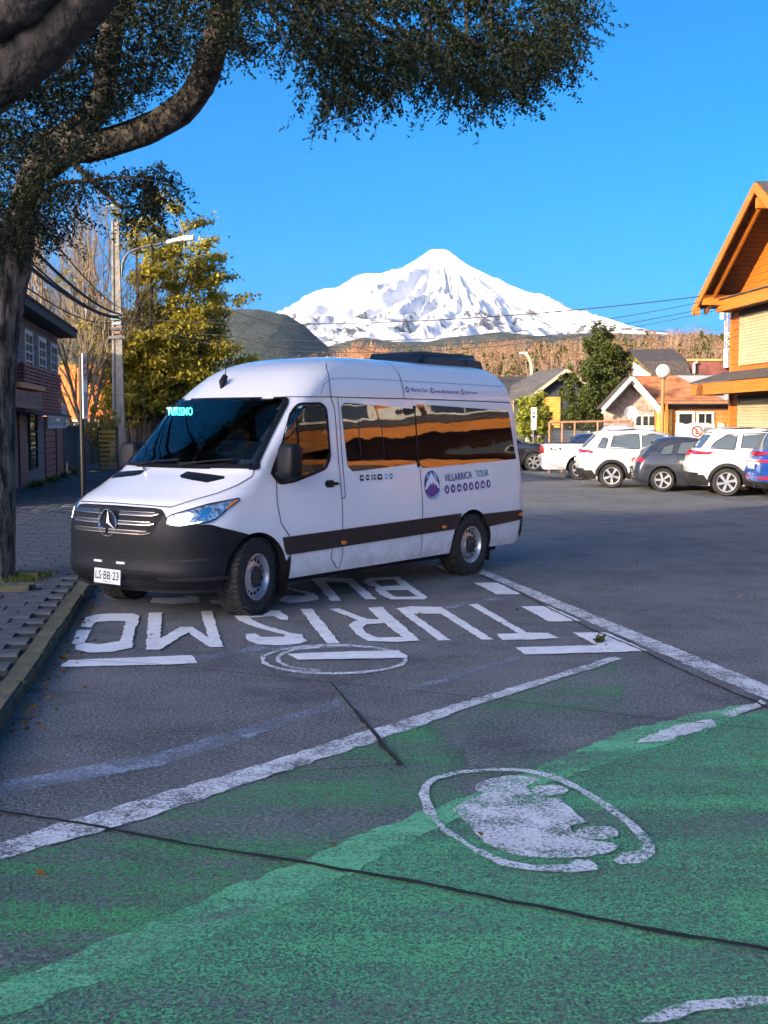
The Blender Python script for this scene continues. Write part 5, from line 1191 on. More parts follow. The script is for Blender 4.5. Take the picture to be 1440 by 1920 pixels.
MB().prism([(dl(992,0).x, 0), (dl(1105,0).x, 0), (dl(1105,0).x, dl(0,728).z), (dl(1062,0).x, dl(0,698).z), (dl(992,0).x, dl(0,750).z)], .35, .6, lambda a, b, h: (a, h, b)).build('wall', mat('navy_boards', (.03,.035,.055), .8), dh_)
for k in range(12):
    z = dl(0,802).z+k*.135; MB().box(dl(1030,0).x, dl(1062,0).x, .24, .30, z, z+.125).build('wall_board', M_YELW, dh_)
# flat-roofed dark building behind, with a white gable end
FB = at(1200, 796, 72); FB.z = 0; fb = thing('building', 'dark low building with a white gable end behind the rusty roof', 'building', FB)
def fl(px, py, Y=72): return at(px, py, Y)-FB
MB().prism([(fl(1200,0).x,0),(fl(1232,0).x,0),(fl(1232,0).x,fl(0,702).z),(fl(1200,0).x,fl(0,679).z)], 0, .3, lambda a, b, h: (a, h, b)).build('gable_wall', M_WHITEW_, fb)
MB().box(fl(1232,0).x, fl(1385,0).x, .05, .4, 0, fl(0,702).z).build('wall', mat('charcoal_wall', (.06,.062,.065), .8), fb)
MB().add([fl(1200,678), fl(1290,676), fl(1300,704), fl(1226,704), fl(1200,678)+Vector((0,4,1)), fl(1290,676)+Vector((0,4,1))], [(0,1,2,3),(0,4,5,1)]).build('roof', M_SHING, fb)
MB().add([fl(1290,676), fl(1385,676), fl(1385,700), fl(1340,704), fl(1295,700)], [(0,1,2,3,4)]).build('roof', mat('dark_red_roof', (.16,.05,.04), .7, var=.5, vs=1.5), fb)
box('roof_cap', mat('roof_edge_tan', (.45,.28,.10), .7), fb, fl(1302,0).x, fl(1368,0).x, -.1, .2, fl(0,677).z, fl(0,673).z)
MB().tube([fl(1300,700)+Vector((0,-.2,0)), fl(1300,682)+Vector((0,-.2,0)), fl(1306,680)+Vector((0,-.2,0))], .10, 8).build('vent_pipe', M_ZINC, fb); MB().tube([fl(1360,690)+Vector((0,-.3,0)), fl(1360,655)+Vector((0,-.3,0))], .22, 10).build('chimney_pipe', M_ZINC, fb)
# lattice mast
LB = at(1362, 796, 80); LB.z = 0; lm = thing('lattice_mast', 'thin red and white lattice radio mast beside the chalet corner', 'mast', LB); hw_ = .38; top = at(1362, 520, 80).z
M_MASTR = mat('mast_rust', (.40,.17,.09), .6); M_MASTW = mat('mast_white', (.62,.60,.56), .6)
for x_, y_ in ((-hw_,-hw_), (hw_,-hw_), (0,hw_)): MB().tube([(x_,y_,0),(x_*.9,y_*.9,top)], .028, 6).build('leg', M_MASTW, lm)
for k in range(22):
    z = k*top/22; z2 = (k+1)*top/22
    MB().tube([(-hw_,-hw_,z),(hw_,-hw_,z2)], .02, 4).tube([(hw_,-hw_,z),(0,hw_,z2)], .02, 4).tube([(0,hw_,z),(-hw_,-hw_,z2)], .02, 4).tube([(-hw_,-hw_,z2),(hw_,-hw_,z2),(0,hw_,z2)], .018, 4).tube([(hw_,-hw_,z),(-hw_,-hw_,z2)], .02, 4).build('brace', M_MASTR if (k//3) % 2 else M_MASTW, lm)
box('antenna_panel', M_WHITEW_, lm, -.75, -.55, -.6, -.45, at(0,600,80).z, at(0,580,80).z)

# ---------------------------------------------------------------- lamps, fences and signs on the right
gp = at(1241, 820, 42); gp.z = 0; gl = thing('globe_lamp', 'frosted globe street lamp on a tapered brown post', 'street lamp', gp)
zc = at(0, 696, 42).z
MB().lathe([(.09,0),(.075,1.5),(.06,zc-.25)], 14, 'z').build('post', mat('lamp_post_wood', (.30,.15,.05), .6, var=.2, vs=4), gl, smooth=True)
bm = bmesh.new(); bmesh.ops.create_uvsphere(bm, u_segments=24, v_segments=16, radius=.26); me = bpy.data.meshes.new('globe'); bm.to_mesh(me); bm.free(); smooth_me(me); link('globe', me, mat('frosted_globe', (.62,.60,.54), .25, coat=.5, var=.15, vs=3), gl, (0,0,zc))
MB().lathe([(.10,zc-.27),(.11,zc-.22),(.07,zc-.20)], 14).build('collar', M_METAL, gl)
sp_ = at(1000, 830, 46); sp_.z = 0; ss = thing('street_sign', 'narrow white vertical sign with blue letters beside the bush', 'sign', sp_)
zt, zb = at(0, 764, 46).z, at(0, 806, 46).z
MB().tube([(0,0,0),(0,0,zt)], .035, 8).build('post', M_METAL, ss); bd = box('sign_board', M_WHITEW_, ss, -.11, .11, -.06, -.04, zb, zt)
for k, c in enumerate('AMINT'): lettering('sign_letter', c, lambda u, v, k=k: (-.06+.12*u, -.063, zt-.10-.15*k+.10*v-.02), M_BLUE, bd, .02)
box('sign_board', M_SKYB, ss, -.10, .10, -.064, -.062, zb+.02, zb+.16)
# steel frame fence behind the pickup
ff = at(1030, 830, 43); ff.z = 0; fe = thing('frame_fence', 'rusty pipe fence with wire mesh behind the pickup', 'fence', ff)
M_PIPE = mat('rusty_pipe', (.33,.17,.10), .7, .2, var=.3, vs=5); zt = at(0, 792, 43).z; Lf = (1180-1027)/FPX*43
MB().tube([(0,0,zt),(Lf,.0,zt+.06)], .045, 8).build('rail', M_PIPE, fe)
for f_ in (0, .155, .31, .59, .8, 1): MB().tube([(Lf*f_,0,0),(Lf*f_,0,zt+.05*f_)], .04, 8).build('post', M_PIPE, fe)
wm = MB()
for k in range(40): wm.tube([(Lf*k/40,0,.1),(Lf*k/40,0,zt)], .006, 3, False)
for k in range(14): wm.tube([(0,0,.1+k*(zt-.1)/14),(Lf,0,.1+k*(zt-.1)/14)], .006, 3, False)
struct(wm.build('wire_mesh', M_METAL, fe), 'stuff')
# pale board wall behind the bush
pw = at(985, 830, 48.5); pw.z = 0; pf = thing('board_wall', 'low pale board wall with scrawled paint behind the black car', 'wall', pw)
M_PALEB = mat('pale_boards', (.62,.56,.42), .8, var=.25, vs=2.5, col2=(.42,.50,.52)); zt = at(0, 808, 48.5).z
for k in range(16): MB().box(0, .165, 0, .05, 0, zt+random.uniform(-.03,.03)).build('board', M_PALEB, pf, (.17*k, 0, 0))
# picket fence with no-parking sign
qf = at(1268, 830, 47); qf.z = 0; pk = thing('picket_fence', 'pale yellow picket fence in front of the log wall', 'fence', qf); zt = at(0, 794, 47).z
for k in range(27): MB().box(-.035, .035, 0, .03, .1, zt+.03*math.sin(k)).build('picket', M_WHITEW_, pk, (.085*k, 0, 0))
for z_ in (.5, 1.4): box('rail', M_YELW, pk, -.05, 2.3, .03, .07, z_, z_+.08)
for x_ in (1.55, 1.95): box('post', M_WOOD2, pk, x_, x_+.09, -.03, .04, 0, zt+.05)
np_ = at(1307, 812, 46.5); sn = thing('parking_sign', 'white no-parking sign with red ring on the picket fence', 'sign', (np_.x, 46.5, 0)); zc = at(0, 809, 46.5).z
sb_ = box('sign_board', mat('sign_white', (.8,.8,.76), .5), sn, -.26, .26, 0, .02, zc-.38, zc+.34); MB().tube([(0,.04,0),(0,.04,zc)], .03, 6).build('post', M_METAL, sn)
M_SRED = mat('sign_red', (.60,.03,.03), .5)
MB().lathe([(.17,-.004),(.235,-.004),(.235,-.012),(.17,-.012)], 28, 'y', (0,0,zc), True).build('ring', M_SRED, sb_)
MB().bar((-.12,-.008,zc+.13), (.12,-.008,zc-.13), .01, .05, (0,0,1)).build('slash', M_SRED, sb_)
lettering('sign_letter', 'E', lambda u, v: (-.07+.14*u, -.004, zc-.11+.22*v), M_INK, sb_, .03)
lettering('sign_letter', 'SOLO', lambda u, v: (-.16+.32*u, -.004, zc-.34+.07*v), M_SRED, sb_, .02) if False else None
# far street lamp
fp = at(996, 760, 90); fp.z = 0; fs_ = thing('street_lamp', 'pale curved-neck street lamp above the slate roof', 'street lamp', fp); zt = at(0, 662, 90).z
MB().tube(smooth_path([(0,0,0),(0,0,zt*.75),(-.02,0,zt-1.0),(-.25,0,zt-.3),(-.5,0,zt-.05)], 5), [.11]*20+[.09], 8).build('post', mat('lamp_post_cream', (.62,.52,.26), .6), fs_, smooth=True)
MB().box(-.95, -.35, -.13, .13, zt-.06, zt+.08).build('lamp_head', M_WHITEW_, fs_)

# ---------------------------------------------------------------- left side: shop, gate, fences
SO = Vector((-9.62, 29.6, 0)); SD = Vector((-.150, .9887)); SROT = math.atan2(SD.y, SD.x)
shop = thing('shop', 'dark grey board shop with white windows and red slatted parapet', 'building', SO, SROT)        # local x along the street away from the camera, -y to the street
def sx_(px, off=0.):      # local x where the wall plane (shifted out by off) meets a picture column
    d = ray(px, 796); t = 0
    ox, oy = SO.x+off*SD.y, SO.y-off*SD.x; k = d[0]/d[1]
    return (k*oy-ox)/(SD.x-k*SD.y)
Lg, Lu = sx_(83), sx_(113)
box('wall_core', M_GREYB, shop, -7, Lg, .08, 7, .05, 2.6); box('upper_wall_core', M_GREYB, shop, -7, Lu, .12, 7, 2.6, 4.9)
for k in range(9): MB().box(-7, Lg, 0, .085, 0, .27).build('wall_board', M_GREYB, shop, (0, 0, .1+.28*k)).rotation_euler = (R(-2), 0, 0)
for k in range(7): MB().box(-7, Lu, .04, .125, 0, .27).build('wall_board', M_GREYB, shop, (0, 0, 2.95+.28*k)).rotation_euler = (R(-2), 0, 0)
dx0, dx1 = sx_(33), sx_(45)
dr = box('door', mat('dark_red_door', (.085,.022,.020), .5), shop, dx0, dx1, -.05, .02, .12, 2.25); box('door_handle', M_CHROME, dr, dx1-.16, dx1-.10, -.09, -.05, 1.0, 1.25)
window(shop, sx_(53), sx_(67), .55, 2.15, 0., M_DKWOOD, .05, (1,3))
for a, b in ((52,64), (77,88), (100,110)): window(shop, sx_(a), sx_(b), 3.35, 4.35, .04, M_WHITEW_, .13, (2,4))
# slatted parapet box
OUT = .55; p0, p1 = sx_(46, OUT), sx_(115, OUT)
for k in range(13):
    z = 2.15+.092*k; zz0, zz1 = z, z+.062
    MB().box(p0, p1, -OUT-.03, -OUT, zz0, zz1).build('slat', M_SLATR, shop); MB().box(p0-.03, p0, -OUT+.0, -.05, zz0, zz1).build('slat', M_SLATR, shop)
for k in range(6):
    x = p0+(p1-p0)*k/5; box('slat_batten', M_DKWOOD, shop, x-.03, x+.03, -OUT+.002, -OUT+.04, 2.1, 3.34)
box('parapet_back', M_DKWOOD, shop, p0+.05, p1-.02, -OUT+.05, -.02, 2.12, 3.30)
sgx0, sgx1 = sx_(34, OUT+.2), sx_(83, OUT+.2)
sb2 = box('shop_sign', M_SIGNB, shop, sgx0, sgx1, -OUT-.14, -OUT-.06, 2.20, 2.62)
lettering('sign_lettering', 'AIROS', lambda u, v: (sgx0+.25+(sgx1-sgx0-.4)*u, -OUT-.146, 2.29+.25*v), M_INK, sb2, .02)
box('sign_light_box', mat('sign_timber', (.42,.16,.03), .6), sb2, sgx0, sgx1, -OUT-.26, -OUT-.06, 2.66, 2.78)
MB().add([(-3,-OUT-.55,2.02),(Lg-.5,-OUT-.35,2.02),(Lg-.5,-.02,2.22),(-3,-.02,2.22),(-3,-OUT-.55,2.06),(Lg-.5,-OUT-.35,2.06),(Lg-.5,-.02,2.26),(-3,-.02,2.26)], [(0,3,2,1),(4,5,6,7),(0,1,5,4),(1,2,6,5),(2,3,7,6),(3,0,4,7)]).build('awning', M_DKWOOD, shop)
# eave and roof
MB().box(-7, Lu+.6, -.55, .1, 4.78, 5.0).build('eave_fascia', M_DKWOOD, shop)
MB().add([(-7,-.6,5.0),(Lu+.65,-.6,5.0),(Lu+.65,6,5.9),(-7,6,5.9),(-7,-.6,5.06),(Lu+.65,-.6,5.06),(Lu+.65,6,5.96),(-7,6,5.96)], [(0,3,2,1),(4,5,6,7),(0,1,5,4),(1,2,6,5),(2,3,7,6),(3,0,4,7)]).build('roof', M_SHING, shop)
# gate with red slats, lattice panel, brown panel, plank fence
def street_thing(name, label, cat, px): x = sx_(px); p = SO+Vector((SD.x*x, SD.y*x, 0)); return thing(name, label, cat, p, SROT)
ga = street_thing('slatted_gate', 'dark red slatted gate beside the grey shop front', 'gate', 83.5); gw = sx_(104)-sx_(83.5)
zg = 2.05
for k in range(10): MB().box(0.02, gw-.04, .0, .03, .12+.19*k, .12+.19*k+.165).build('slat', M_SLATR, ga)
box('gate_post', M_DKWOOD, ga, gw-.05, gw+.05, -.03, .07, .0, zg+.1); box('backing', M_DARK, ga, .0, gw, .05, .07, .1, zg); box('gate_post', M_DKWOOD, ga, -.03, .02, -.02, .06, 0, zg)
lx = street_thing('trellis', 'white diagonal lattice panel above the red gate', 'panel', 86); lw = sx_(121)-sx_(86); mb = MB()
zl0, zl1 = at(0, 806, 40).z+.1, at(0, 780, 40).z+.35
for k in range(int((lw+1)/.30)):
    x = -.6+k*.30
    for s in (1, -1):
        a, b = (x, zl0), (x+s*(zl1-zl0), zl1); q = [a, b]
        t0, t1 = 0., 1.
        xa, xb = a[0], b[0]
        lo, hi = (0-xa)/(xb-xa), (lw-xa)/(xb-xa); t0, t1 = max(0, min(lo, hi)), min(1, max(lo, hi))
        if t1-t0 > .05: mb.bar((xa+(xb-xa)*t0, -.05-.008*s, zl0+(zl1-zl0)*t0), (xa+(xb-xa)*t1, -.05-.008*s, zl0+(zl1-zl0)*t1), .012, .085, (0,0,1))
mb.box(0, lw, -.07, -.03, zl0-.04, zl0).box(0, lw, -.07, -.03, zl1, zl1+.04).box(-.03, 0, -.07, -.03, zl0-.04, zl1+.04).box(lw, lw+.03, -.07, -.03, zl0-.04, zl1+.04)
mb.build('lattice', M_WHITEW_, lx); box('post', M_GREYB, lx, lw-.05, lw+.03, -.02, .05, 0, zl1)
bp_ = street_thing('gate_panel', 'plain brown gate leaf between the slatted gate and the grey post', 'gate', 105.5); bw = sx_(118)-sx_(105.5)
for k in range(4): MB().box(bw*k/4+.005, bw*(k+1)/4-.005, 0, .04, .1, 1.95).build('board', M_SLATR, bp_)
box('post', M_GREYB, bp_, bw, bw+.25, -.06, .1, 0, 2.1)
pf2 = street_thing('plank_fence', 'weathered grey plank fence past the brown gate', 'fence', 125); pw_ = sx_(150)-sx_(125)
M_WEATH = mat('weathered_plank', (.085,.080,.075), .9, var=.45, vs=3, stretch=(1,1,.3))
for k in range(22): MB().box(0, pw_/22-.01, random.uniform(0,.02), .05, .05, 1.75+random.uniform(-.05,.05)).build('plank', M_WEATH, pf2, (pw_*k/22, 0, 0))
pf3 = street_thing('garden_fence', 'uneven dark board fence with gaps along the pavement', 'fence', 160); pw3 = 13.
for k in range(60):
    hgt = random.choice([1.2, 1.5, 1.7, 1.3, 1.65]); MB().box(0, .15, random.uniform(0,.06), .08, .05, hgt).build('plank', random.choice([M_WEATH, M_WEATH, M_DKWOOD]), pf3, (.21*k, 0, 0))
for z_ in (.4, 1.05): box('rail', M_WEATH, pf3, 0, pw3, .08, .12, z_, z_+.08)
px0 = at(194, 880, 43.5); sl = thing('slat_screen', 'narrow horizontal-slat screen standing by the utility pole', 'screen', (px0.x-.15, 43.5, 0), R(-20))
for k in range(9): MB().box(0, .75, 0, .02, 0, .10).build('slat', M_YELW, sl, (0, 0, .12+.17*k))
for x_ in (0, .75): box('post', M_WEATH, sl, x_-.05, x_+.05, .02, .08, 0, 1.7)
# orange-roofed house behind
OB = at(112, 796, 62); OB.z = 0; oh = thing('house', 'house with bright orange tiled roof behind the sign post', 'building', OB)
wq = (196-108)/FPX*62; z0, z1 = at(0, 787, 62).z, at(0, 678, 62).z; M_ORR = mat('orange_roof', (.62,.17,.035), .7, var=.3, vs=2.5, stretch=(3,1,.6))
box('wall', M_WHITEW_, oh, -1, wq, .8, 5, 0, z0+.1)
for r_ in range(7):
    for c in range(14):
        x = -1.3+(wq+1.6)*c/14; zr = z0+(z1-z0)*r_/7; y = .3+r_*.36
        o = MB().box(0, (wq+1.6)/14-.02, 0, .05, 0, (z1-z0)/7*1.18).build('roof_tile', M_ORR, oh, (x, y, zr)); o.rotation_euler = (R(-36), 0, 0)
box('eave_board', M_WHITEW_, oh, -1.3, wq+.3, .2, .3, z0-.10, z0)
for k in range(10): MB().box(0, .16, .1, .16, .2, z0-.2).build('wall_plank', M_WEATH if k % 2 else M_WHITEW_, oh, (-.8+.33*k, .5, 0))
rb = at(300, 800, 75); rb.z = 0; rh = thing('house', 'low house with pinkish red roof half hidden by tree stems', 'building', rb)
MB().prism([(-6,0),(3.5,0),(3.5,2.2),(-6,2.2)], 0, 5, lambda a, b, h: (a, h, b)).build('wall', mat('house_cream', (.5,.42,.36), .8), rh)
MB().add([(-6.4,-.4,2.0),(3.9,-.4,2.0),(3.9,3,4.3),(-6.4,3,4.3),(-6.4,-.4,1.9),(3.9,-.4,1.9),(3.9,3,4.2),(-6.4,3,4.2)], [(0,1,2,3),(7,6,5,4),(0,4,5,1),(1,5,6,2),(2,6,7,3),(3,7,4,0)]).build('roof', mat('pink_red_roof', (.45,.09,.09), .7), rh)
# parking sign on a black post at the kerb
kp = at(157, 960, 22); kp.z = .1; ps = thing('sign_post', 'black post with white parking sign seen almost edge-on', 'sign', kp)
zt, zb = at(0, 664, 22).z-.1, at(0, 785, 22).z-.1
MB().tube([(0,0,0),(0,0,zt-.05)], .045, 10).build('post', M_PLAST, ps)
bd = box('sign_board', mat('sign_white2', (.74,.74,.70), .5, var=.12, vs=6), ps, -.30, .30, -.055, -.035, zb, zt); bd.rotation_euler = (0, 0, R(97)); bd.location = (.02, 0, 0)
M_SBL = mat('sign_grey_blue', (.22,.26,.32), .5)
lettering('sign_letter', 'E', lambda u, v: (-.12+.24*u, -.058, zt-.42+.30*v), M_INK, bd, .02); MB().lathe([(.19,-.056),(.235,-.056),(.235,-.062),(.19,-.062)], 24, 'y', (0,0,zt-.27), True).build('ring', M_SRED, bd); box('sign_field', M_SBL, bd, -.25, .25, -.059, -.056, zb+.06, zb+.5)

# ---------------------------------------------------------------- utility pole, lamp arm, cables
UB = at(224, 872, 52); UB.z = 0; up_ = thing('utility_pole', 'tall concrete utility pole with cable brackets and lamp arm', 'utility pole', UB)
topz = at(0, 412, 52).z
for s in (-1, 1): MB().add([(s*.24-.055,-.10,0),(s*.24+.055,-.10,0),(s*.24+.055,.10,0),(s*.24-.055,.10,0),(s*.12-.045,-.08,topz),(s*.12+.045,-.08,topz),(s*.12+.045,.08,topz),(s*.12-.045,.08,topz)], [(0,3,2,1),(4,5,6,7),(0,1,5,4),(1,2,6,5),(2,3,7,6),(3,0,4,7)]).build('flange', M_CONC, up_)
MB().add([(-.20,-.03,0),(.20,-.03,0),(.20,.03,0),(-.20,.03,0),(-.09,-.03,topz-.1),(.09,-.03,topz-.1),(.09,.03,topz-.1),(-.09,.03,topz-.1)], [(0,3,2,1),(4,5,6,7),(0,1,5,4),(1,2,6,5),(2,3,7,6),(3,0,4,7)]).build('web', M_CONC, up_)
def ul(px, py, Y=52): return at(px, py, Y)-UB
MB().tube(smooth_path([ul(228,520), ul(231,490), ul(245,472), ul(275,462), ul(318,455)], 5), .05, 8).build('lamp_arm', M_METAL, up_, smooth=True)
MB().tube(smooth_path([ul(312,455), ul(330,450), ul(350,447), ul(366,446)], 3), [.06]+[.10]*4+[.13]*4+[.04], 10).build('lamp_head', M_WHITEW_, up_, smooth=True)
for py_, w_, mt in ((590,.62,M_METAL), (598,.5,mat('insulator_teal', (.10,.22,.22), .4)), (606,.4,M_WHITEW_), (617,.5,M_METAL), (624,.35,M_SIGNB), (633,.75,M_METAL)):
    z = at(0, py_, 52).z; MB().box(-w_/2, w_/2, -.16, -.11, z-.06, z+.06).build('bracket', mt, up_)
MB().lathe([(.10,-.12),(.12,-.05),(.12,.1),(.06,.14)], 10, 'z', (ul(178,563).x, -.2, ul(178,563).z)).build('cable_box', M_CABLE, up_) if False else None
def cable(a, b, sag, r_, name='cable', label=None, group='overhead cables'):
    a, b = Vector(a), Vector(b); P = [a.lerp(b, k/16)-Vector((0,0,sag*4*(k/16)*(1-k/16))) for k in range(17)]
    o = MB().tube(P, r_, 6).build(name, M_CABLE); return tag(o, label, 'cable', group)
cabs = [((222,596),(-260,210),12,.5,.045,'thick lower black cable bundle from the pole to upper left'), ((222,588),(-240,130),12,.5,.04,'thick upper black cable bundle from the pole to upper left'), ((220,602),(-280,260),12,.7,.018,'thin lowest cable from the pole to upper left'), ((222,576),(-200,40),12,.4,.018,'thin highest cable from the pole to upper left'), ((223,592),(-250,170),12,.62,.022,'middle slack cable from the pole to upper left')]
for a, b, Y, sg_, r_, lb in cabs: cable(at(*a, 52), at(*b, Y), sg_, r_, label=lb)
rt = [((230,597),(1312,556),41,.55,.020,'uppermost cable from the pole to the chalet eave'), ((232,604),(1318,566),41,1.1,.014,'second cable from the pole to the chalet eave'), ((232,612),(1352,572),43,1.25,.014,'third cable from the pole to the chalet wall'), ((232,618),(1352,580),43,1.3,.012,'lowest cable from the pole to the chalet wall')]
for a, b, Y, sg_, r_, lb in rt: cable(at(*a, 52), at(*b, Y), sg_, r_, label=lb)
cable(at(300, 540, 70), at(820, 690, 75), .2, .02, label='cable falling steeply behind the van roof past the volcano'); cable(at(330, 600, 70), at(700, 688, 75), .2, .018, label='lower cable falling behind the van windscreen top')

# ---------------------------------------------------------------- parked cars
M_CBLACK = M_PLAST
SHELL_CX[0] = 1.3
def car_wheel(R_, w, spokes, twist=0., two=False):
    t = MB().lathe([(R_*.68,-w*.45),(R_*.80,-w*.5),(R_*.93,-w*.48),(R_,-w*.30),(R_,w*.30),(R_*.93,w*.48),(R_*.80,w*.5),(R_*.68,w*.45)], 36, 'y', closed=True).mesh('tyre'); t.materials.append(M_TYRE); smooth_me(t, 40)
    b = MB().lathe([(R_*.70,w*.42),(R_*.66,w*.40),(R_*.62,w*.25),(.001,w*.22)], 30, 'y').mesh('rim_back'); b.materials.append(M_DARK)
    r_ = MB().lathe([(R_*.71,w*.40),(R_*.70,w*.47),(R_*.64,w*.46),(R_*.62,w*.36)], 36, 'y').lathe([(R_*.15,w*.30),(R_*.14,w*.47),(.001,w*.48)], 16, 'y')
    for k in range(spokes):
        a = 2*math.pi*k/spokes
        for da in ((-.13, .13) if two else (0,)):
            ww = R_*(.055 if two else .095); c, s = math.cos(a+da), math.sin(a+da); c2, s2 = math.cos(a+da+twist), math.sin(a+da+twist)
            p0 = Vector((c*R_*.10, 0, s*R_*.10)); p1 = Vector((c2*R_*.66, 0, s2*R_*.66)); d = (p1-p0).normalized(); q = Vector((-d.z, 0, d.x)); Y0, Y1 = Vector((0,w*.34,0)), Vector((0,w*.455,0))
            r_.add([p0-q*ww*.8+Y0, p0+q*ww*.8+Y0, p1+q*ww*1.25+Y0, p1-q*ww*1.25+Y0, p0-q*ww*.7+Y1, p0+q*ww*.7+Y1, p1+q*ww*1.1+Y1, p1-q*ww*1.1+Y1], [(0,3,2,1),(4,5,6,7),(0,1,5,4),(1,2,6,5),(2,3,7,6),(3,0,4,7)])
    m_ = r_.mesh('rim'); m_.materials.append(M_STEEL); return t, b, m_
M_TL = M_RED
def car(name, label, rows, pos, yaw, pm, wb, wr, spokes, windows, lamps, cladding=None, extra=None, group='cars parked in front of the chalet', tw=0., two=False, ww=.23, arch=None, cat='car'):
    t = thing(name, label, cat, (*pos, 0), yaw, group); sh = Shell(rows, 2., 3.2); V_, F_ = sh.mesh(.25, 12, 36, 10)
    me = bpy.data.meshes.new('body'); me.from_pydata(V_, [], F_); me.materials.append(pm); me.materials.append(M_DARK); o = link('body', me, None)
    c = MB(); hw = max(r[3] for r in rows); ar = arch or wr+.055
    for x in (0, wb):
        for s in (1, -1): c.lathe([(1e-4, s*(hw-.30)), (ar, s*(hw-.30)), (ar, s*(hw+.2)), (1e-4, s*(hw+.2))], 32, 'y', (x, 0, wr))
    cm = c.mesh('arch_cutter'); cm.materials.append(M_DARK); co = bpy.data.objects.new('arch_cutter', cm); COL.objects.link(co)
    b_ = o.modifiers.new('a', 'BOOLEAN'); b_.object = co; b_.operation = 'DIFFERENCE'; b_.solver = 'EXACT'; b_.material_mode = 'TRANSFER'; bpy.context.view_layer.update()
    m2 = bpy.data.meshes.new_from_object(o.evaluated_get(bpy.context.evaluated_depsgraph_get())); o.modifiers.clear(); o.data = m2; bpy.data.objects.remove(co); smooth_me(m2, 34); o.parent = t
    ws = car_wheel(wr, ww, spokes, tw, two)
    for x in (0, wb):
        for s in (1, -1):
            w = bpy.data.objects.new('wheel', None); COL.objects.link(w); w.parent = t; w.location = (x, s*(hw-ww*.5-.01), wr); w.rotation_euler = (0, random.uniform(0, 6), 0 if s > 0 else math.pi)
            for m_, nm in zip(ws, ('tyre', 'rim_back', 'rim')): link(nm, m_, None, w)
    for s in (1, -1):
        fn = side_fn(sh, s)
        for wp in windows:
            patch('side_window', fn, rounded(wp, .04, 4), .004, M_CGLASS, t, 14, 8, .003); strip('window_trim', fn, rounded(wp, .04, 4)+[rounded(wp, .04, 4)[0]], .022, .007, M_PLAST, t, 2)
        for kind, wp, mt in lamps: patch(kind, fn, wp, .010, mt, t, 10, 5)
        if cladding:
            for x in (0, wb):
                strip('arch_trim', fn, [(x+(ar+.03)*math.cos(R(a)), wr+(ar+.03)*math.sin(R(a))) for a in range(-8, 190, 9)], .085, .012, M_TRIM, t, 2)
            patch('sill_cladding', fn, [(ar+.04,.26),(ar+.06,.42),(wb-ar-.06,.42),(wb-ar-.04,.26)], .012, M_TRIM, t, 12, 3)
        mx = extra.get('mirror') if extra else None
        if mx:
            bm = bmesh.new(); bmesh.ops.create_uvsphere(bm, u_segments=12, v_segments=8, radius=1)
            for v in bm.verts: v.co = Vector((v.co.x*.09, v.co.y*.11, v.co.z*.075))
            mm = bpy.data.meshes.new('door_mirror'); bm.to_mesh(mm); bm.free(); smooth_me(mm); link('door_mirror', mm, pm, t, (mx[0], s*(sh.W(*mx)+.10), mx[1]))
        for g_ in (extra or {}).get('gaps', []): strip('panel_gap', fn, g_, .012, .003, M_GAP, t, 6)
        for hx, hz in (extra or {}).get('handles', []): patch('door_handle', fn, rounded([(hx-.09,hz-.015),(hx+.09,hz-.015),(hx+.09,hz+.018),(hx-.09,hz+.018)], .01), .03, (extra or {}).get('hmat', pm), t, 4, 2)
        if extra and 'rail' in extra:
            x0, x1, z = extra['rail']; MB().tube([(x1, s*(sh.W(x1, z)-.0), z), ((x0+x1)/2, s*(sh.W((x0+x1)/2, z)), z+.035), (x0, s*(sh.W(x0, z)), z)], .02, 6).build('roof_rail', extra.get('railm', M_PLAST), t)
    def rearpt(y, z):
        _, Xf, Xr, W, Df, Dr = sh.par(z); return Vector((Xr+Dr-Dr*max(0, 1-(min(abs(y)/W, .995))**sh.q)**(1/sh.p), y, z))
    def frontp(y, z):
        _, Xf, Xr, W, Df, Dr = sh.par(z); return Vector((Xf-Df+Df*max(0, 1-(min(abs(y)/W, .995))**sh.q)**(1/sh.p), y, z))
    if extra and 'rwin' in extra:
        z0, z1, w0, w1 = extra['rwin']; patch('rear_window', lambda a, b: rearpt(a, b), rounded([(-w0,z0),(w0,z0),(w1,z1),(-w1,z1)], .05), .006, M_CGLASS, t, 14, 8)
    if extra and 'fwin' in extra:
        z0, z1, w0, w1 = extra['fwin']; patch('windscreen', lambda a, b: frontp(a, b), rounded([(-w0,z0),(w0,z0),(w1,z1),(-w1,z1)], .05), .006, M_CGLASS, t, 14, 8)
    if extra and 'rbump' in extra:
        z0, z1, zs, xe = extra['rbump']
        patch('rear_bumper', lambda a, b: rearpt(a, b), [(-hw*.97,z0),(hw*.97,z0),(hw*.97,z1),(-hw*.97,z1)], .016, M_TRIM, t, 30, 5)
        for s in (1, -1): patch('rear_bumper', side_fn(sh, s), [(-ar-.03,z0),(-ar-.05,z0+.1),(-ar-.16,z1-.06),(rows[2][2]+.10,z1),(rows[2][2]+.06,z0)], .016, M_TRIM, t, 8, 5)
    if extra and 'spoiler' in extra:
        x, z, w = extra['spoiler']; MB().add([(x+.25,-w,z+.02),(x-.10,-w*.97,z-.02),(x-.10,w*.97,z-.02),(x+.25,w,z+.02),(x+.25,-w,z-.05),(x-.08,-w*.97,z-.05),(x-.08,w*.97,z-.05),(x+.25,w,z-.05)], [(0,1,2,3),(7,6,5,4),(0,4,5,1),(1,5,6,2),(2,6,7,3),(3,7,4,0)]).build('spoiler', extra.get('spm', pm), t)
    pl_ = MB().box(-.012, 0, -.18, .18, -.055, .055).build('number_plate', M_DECW, t, (rearpt(0, .62).x-.03, 0, extra.get('plz', .8) if extra else .8))
    return t, sh
HD = R(-7)
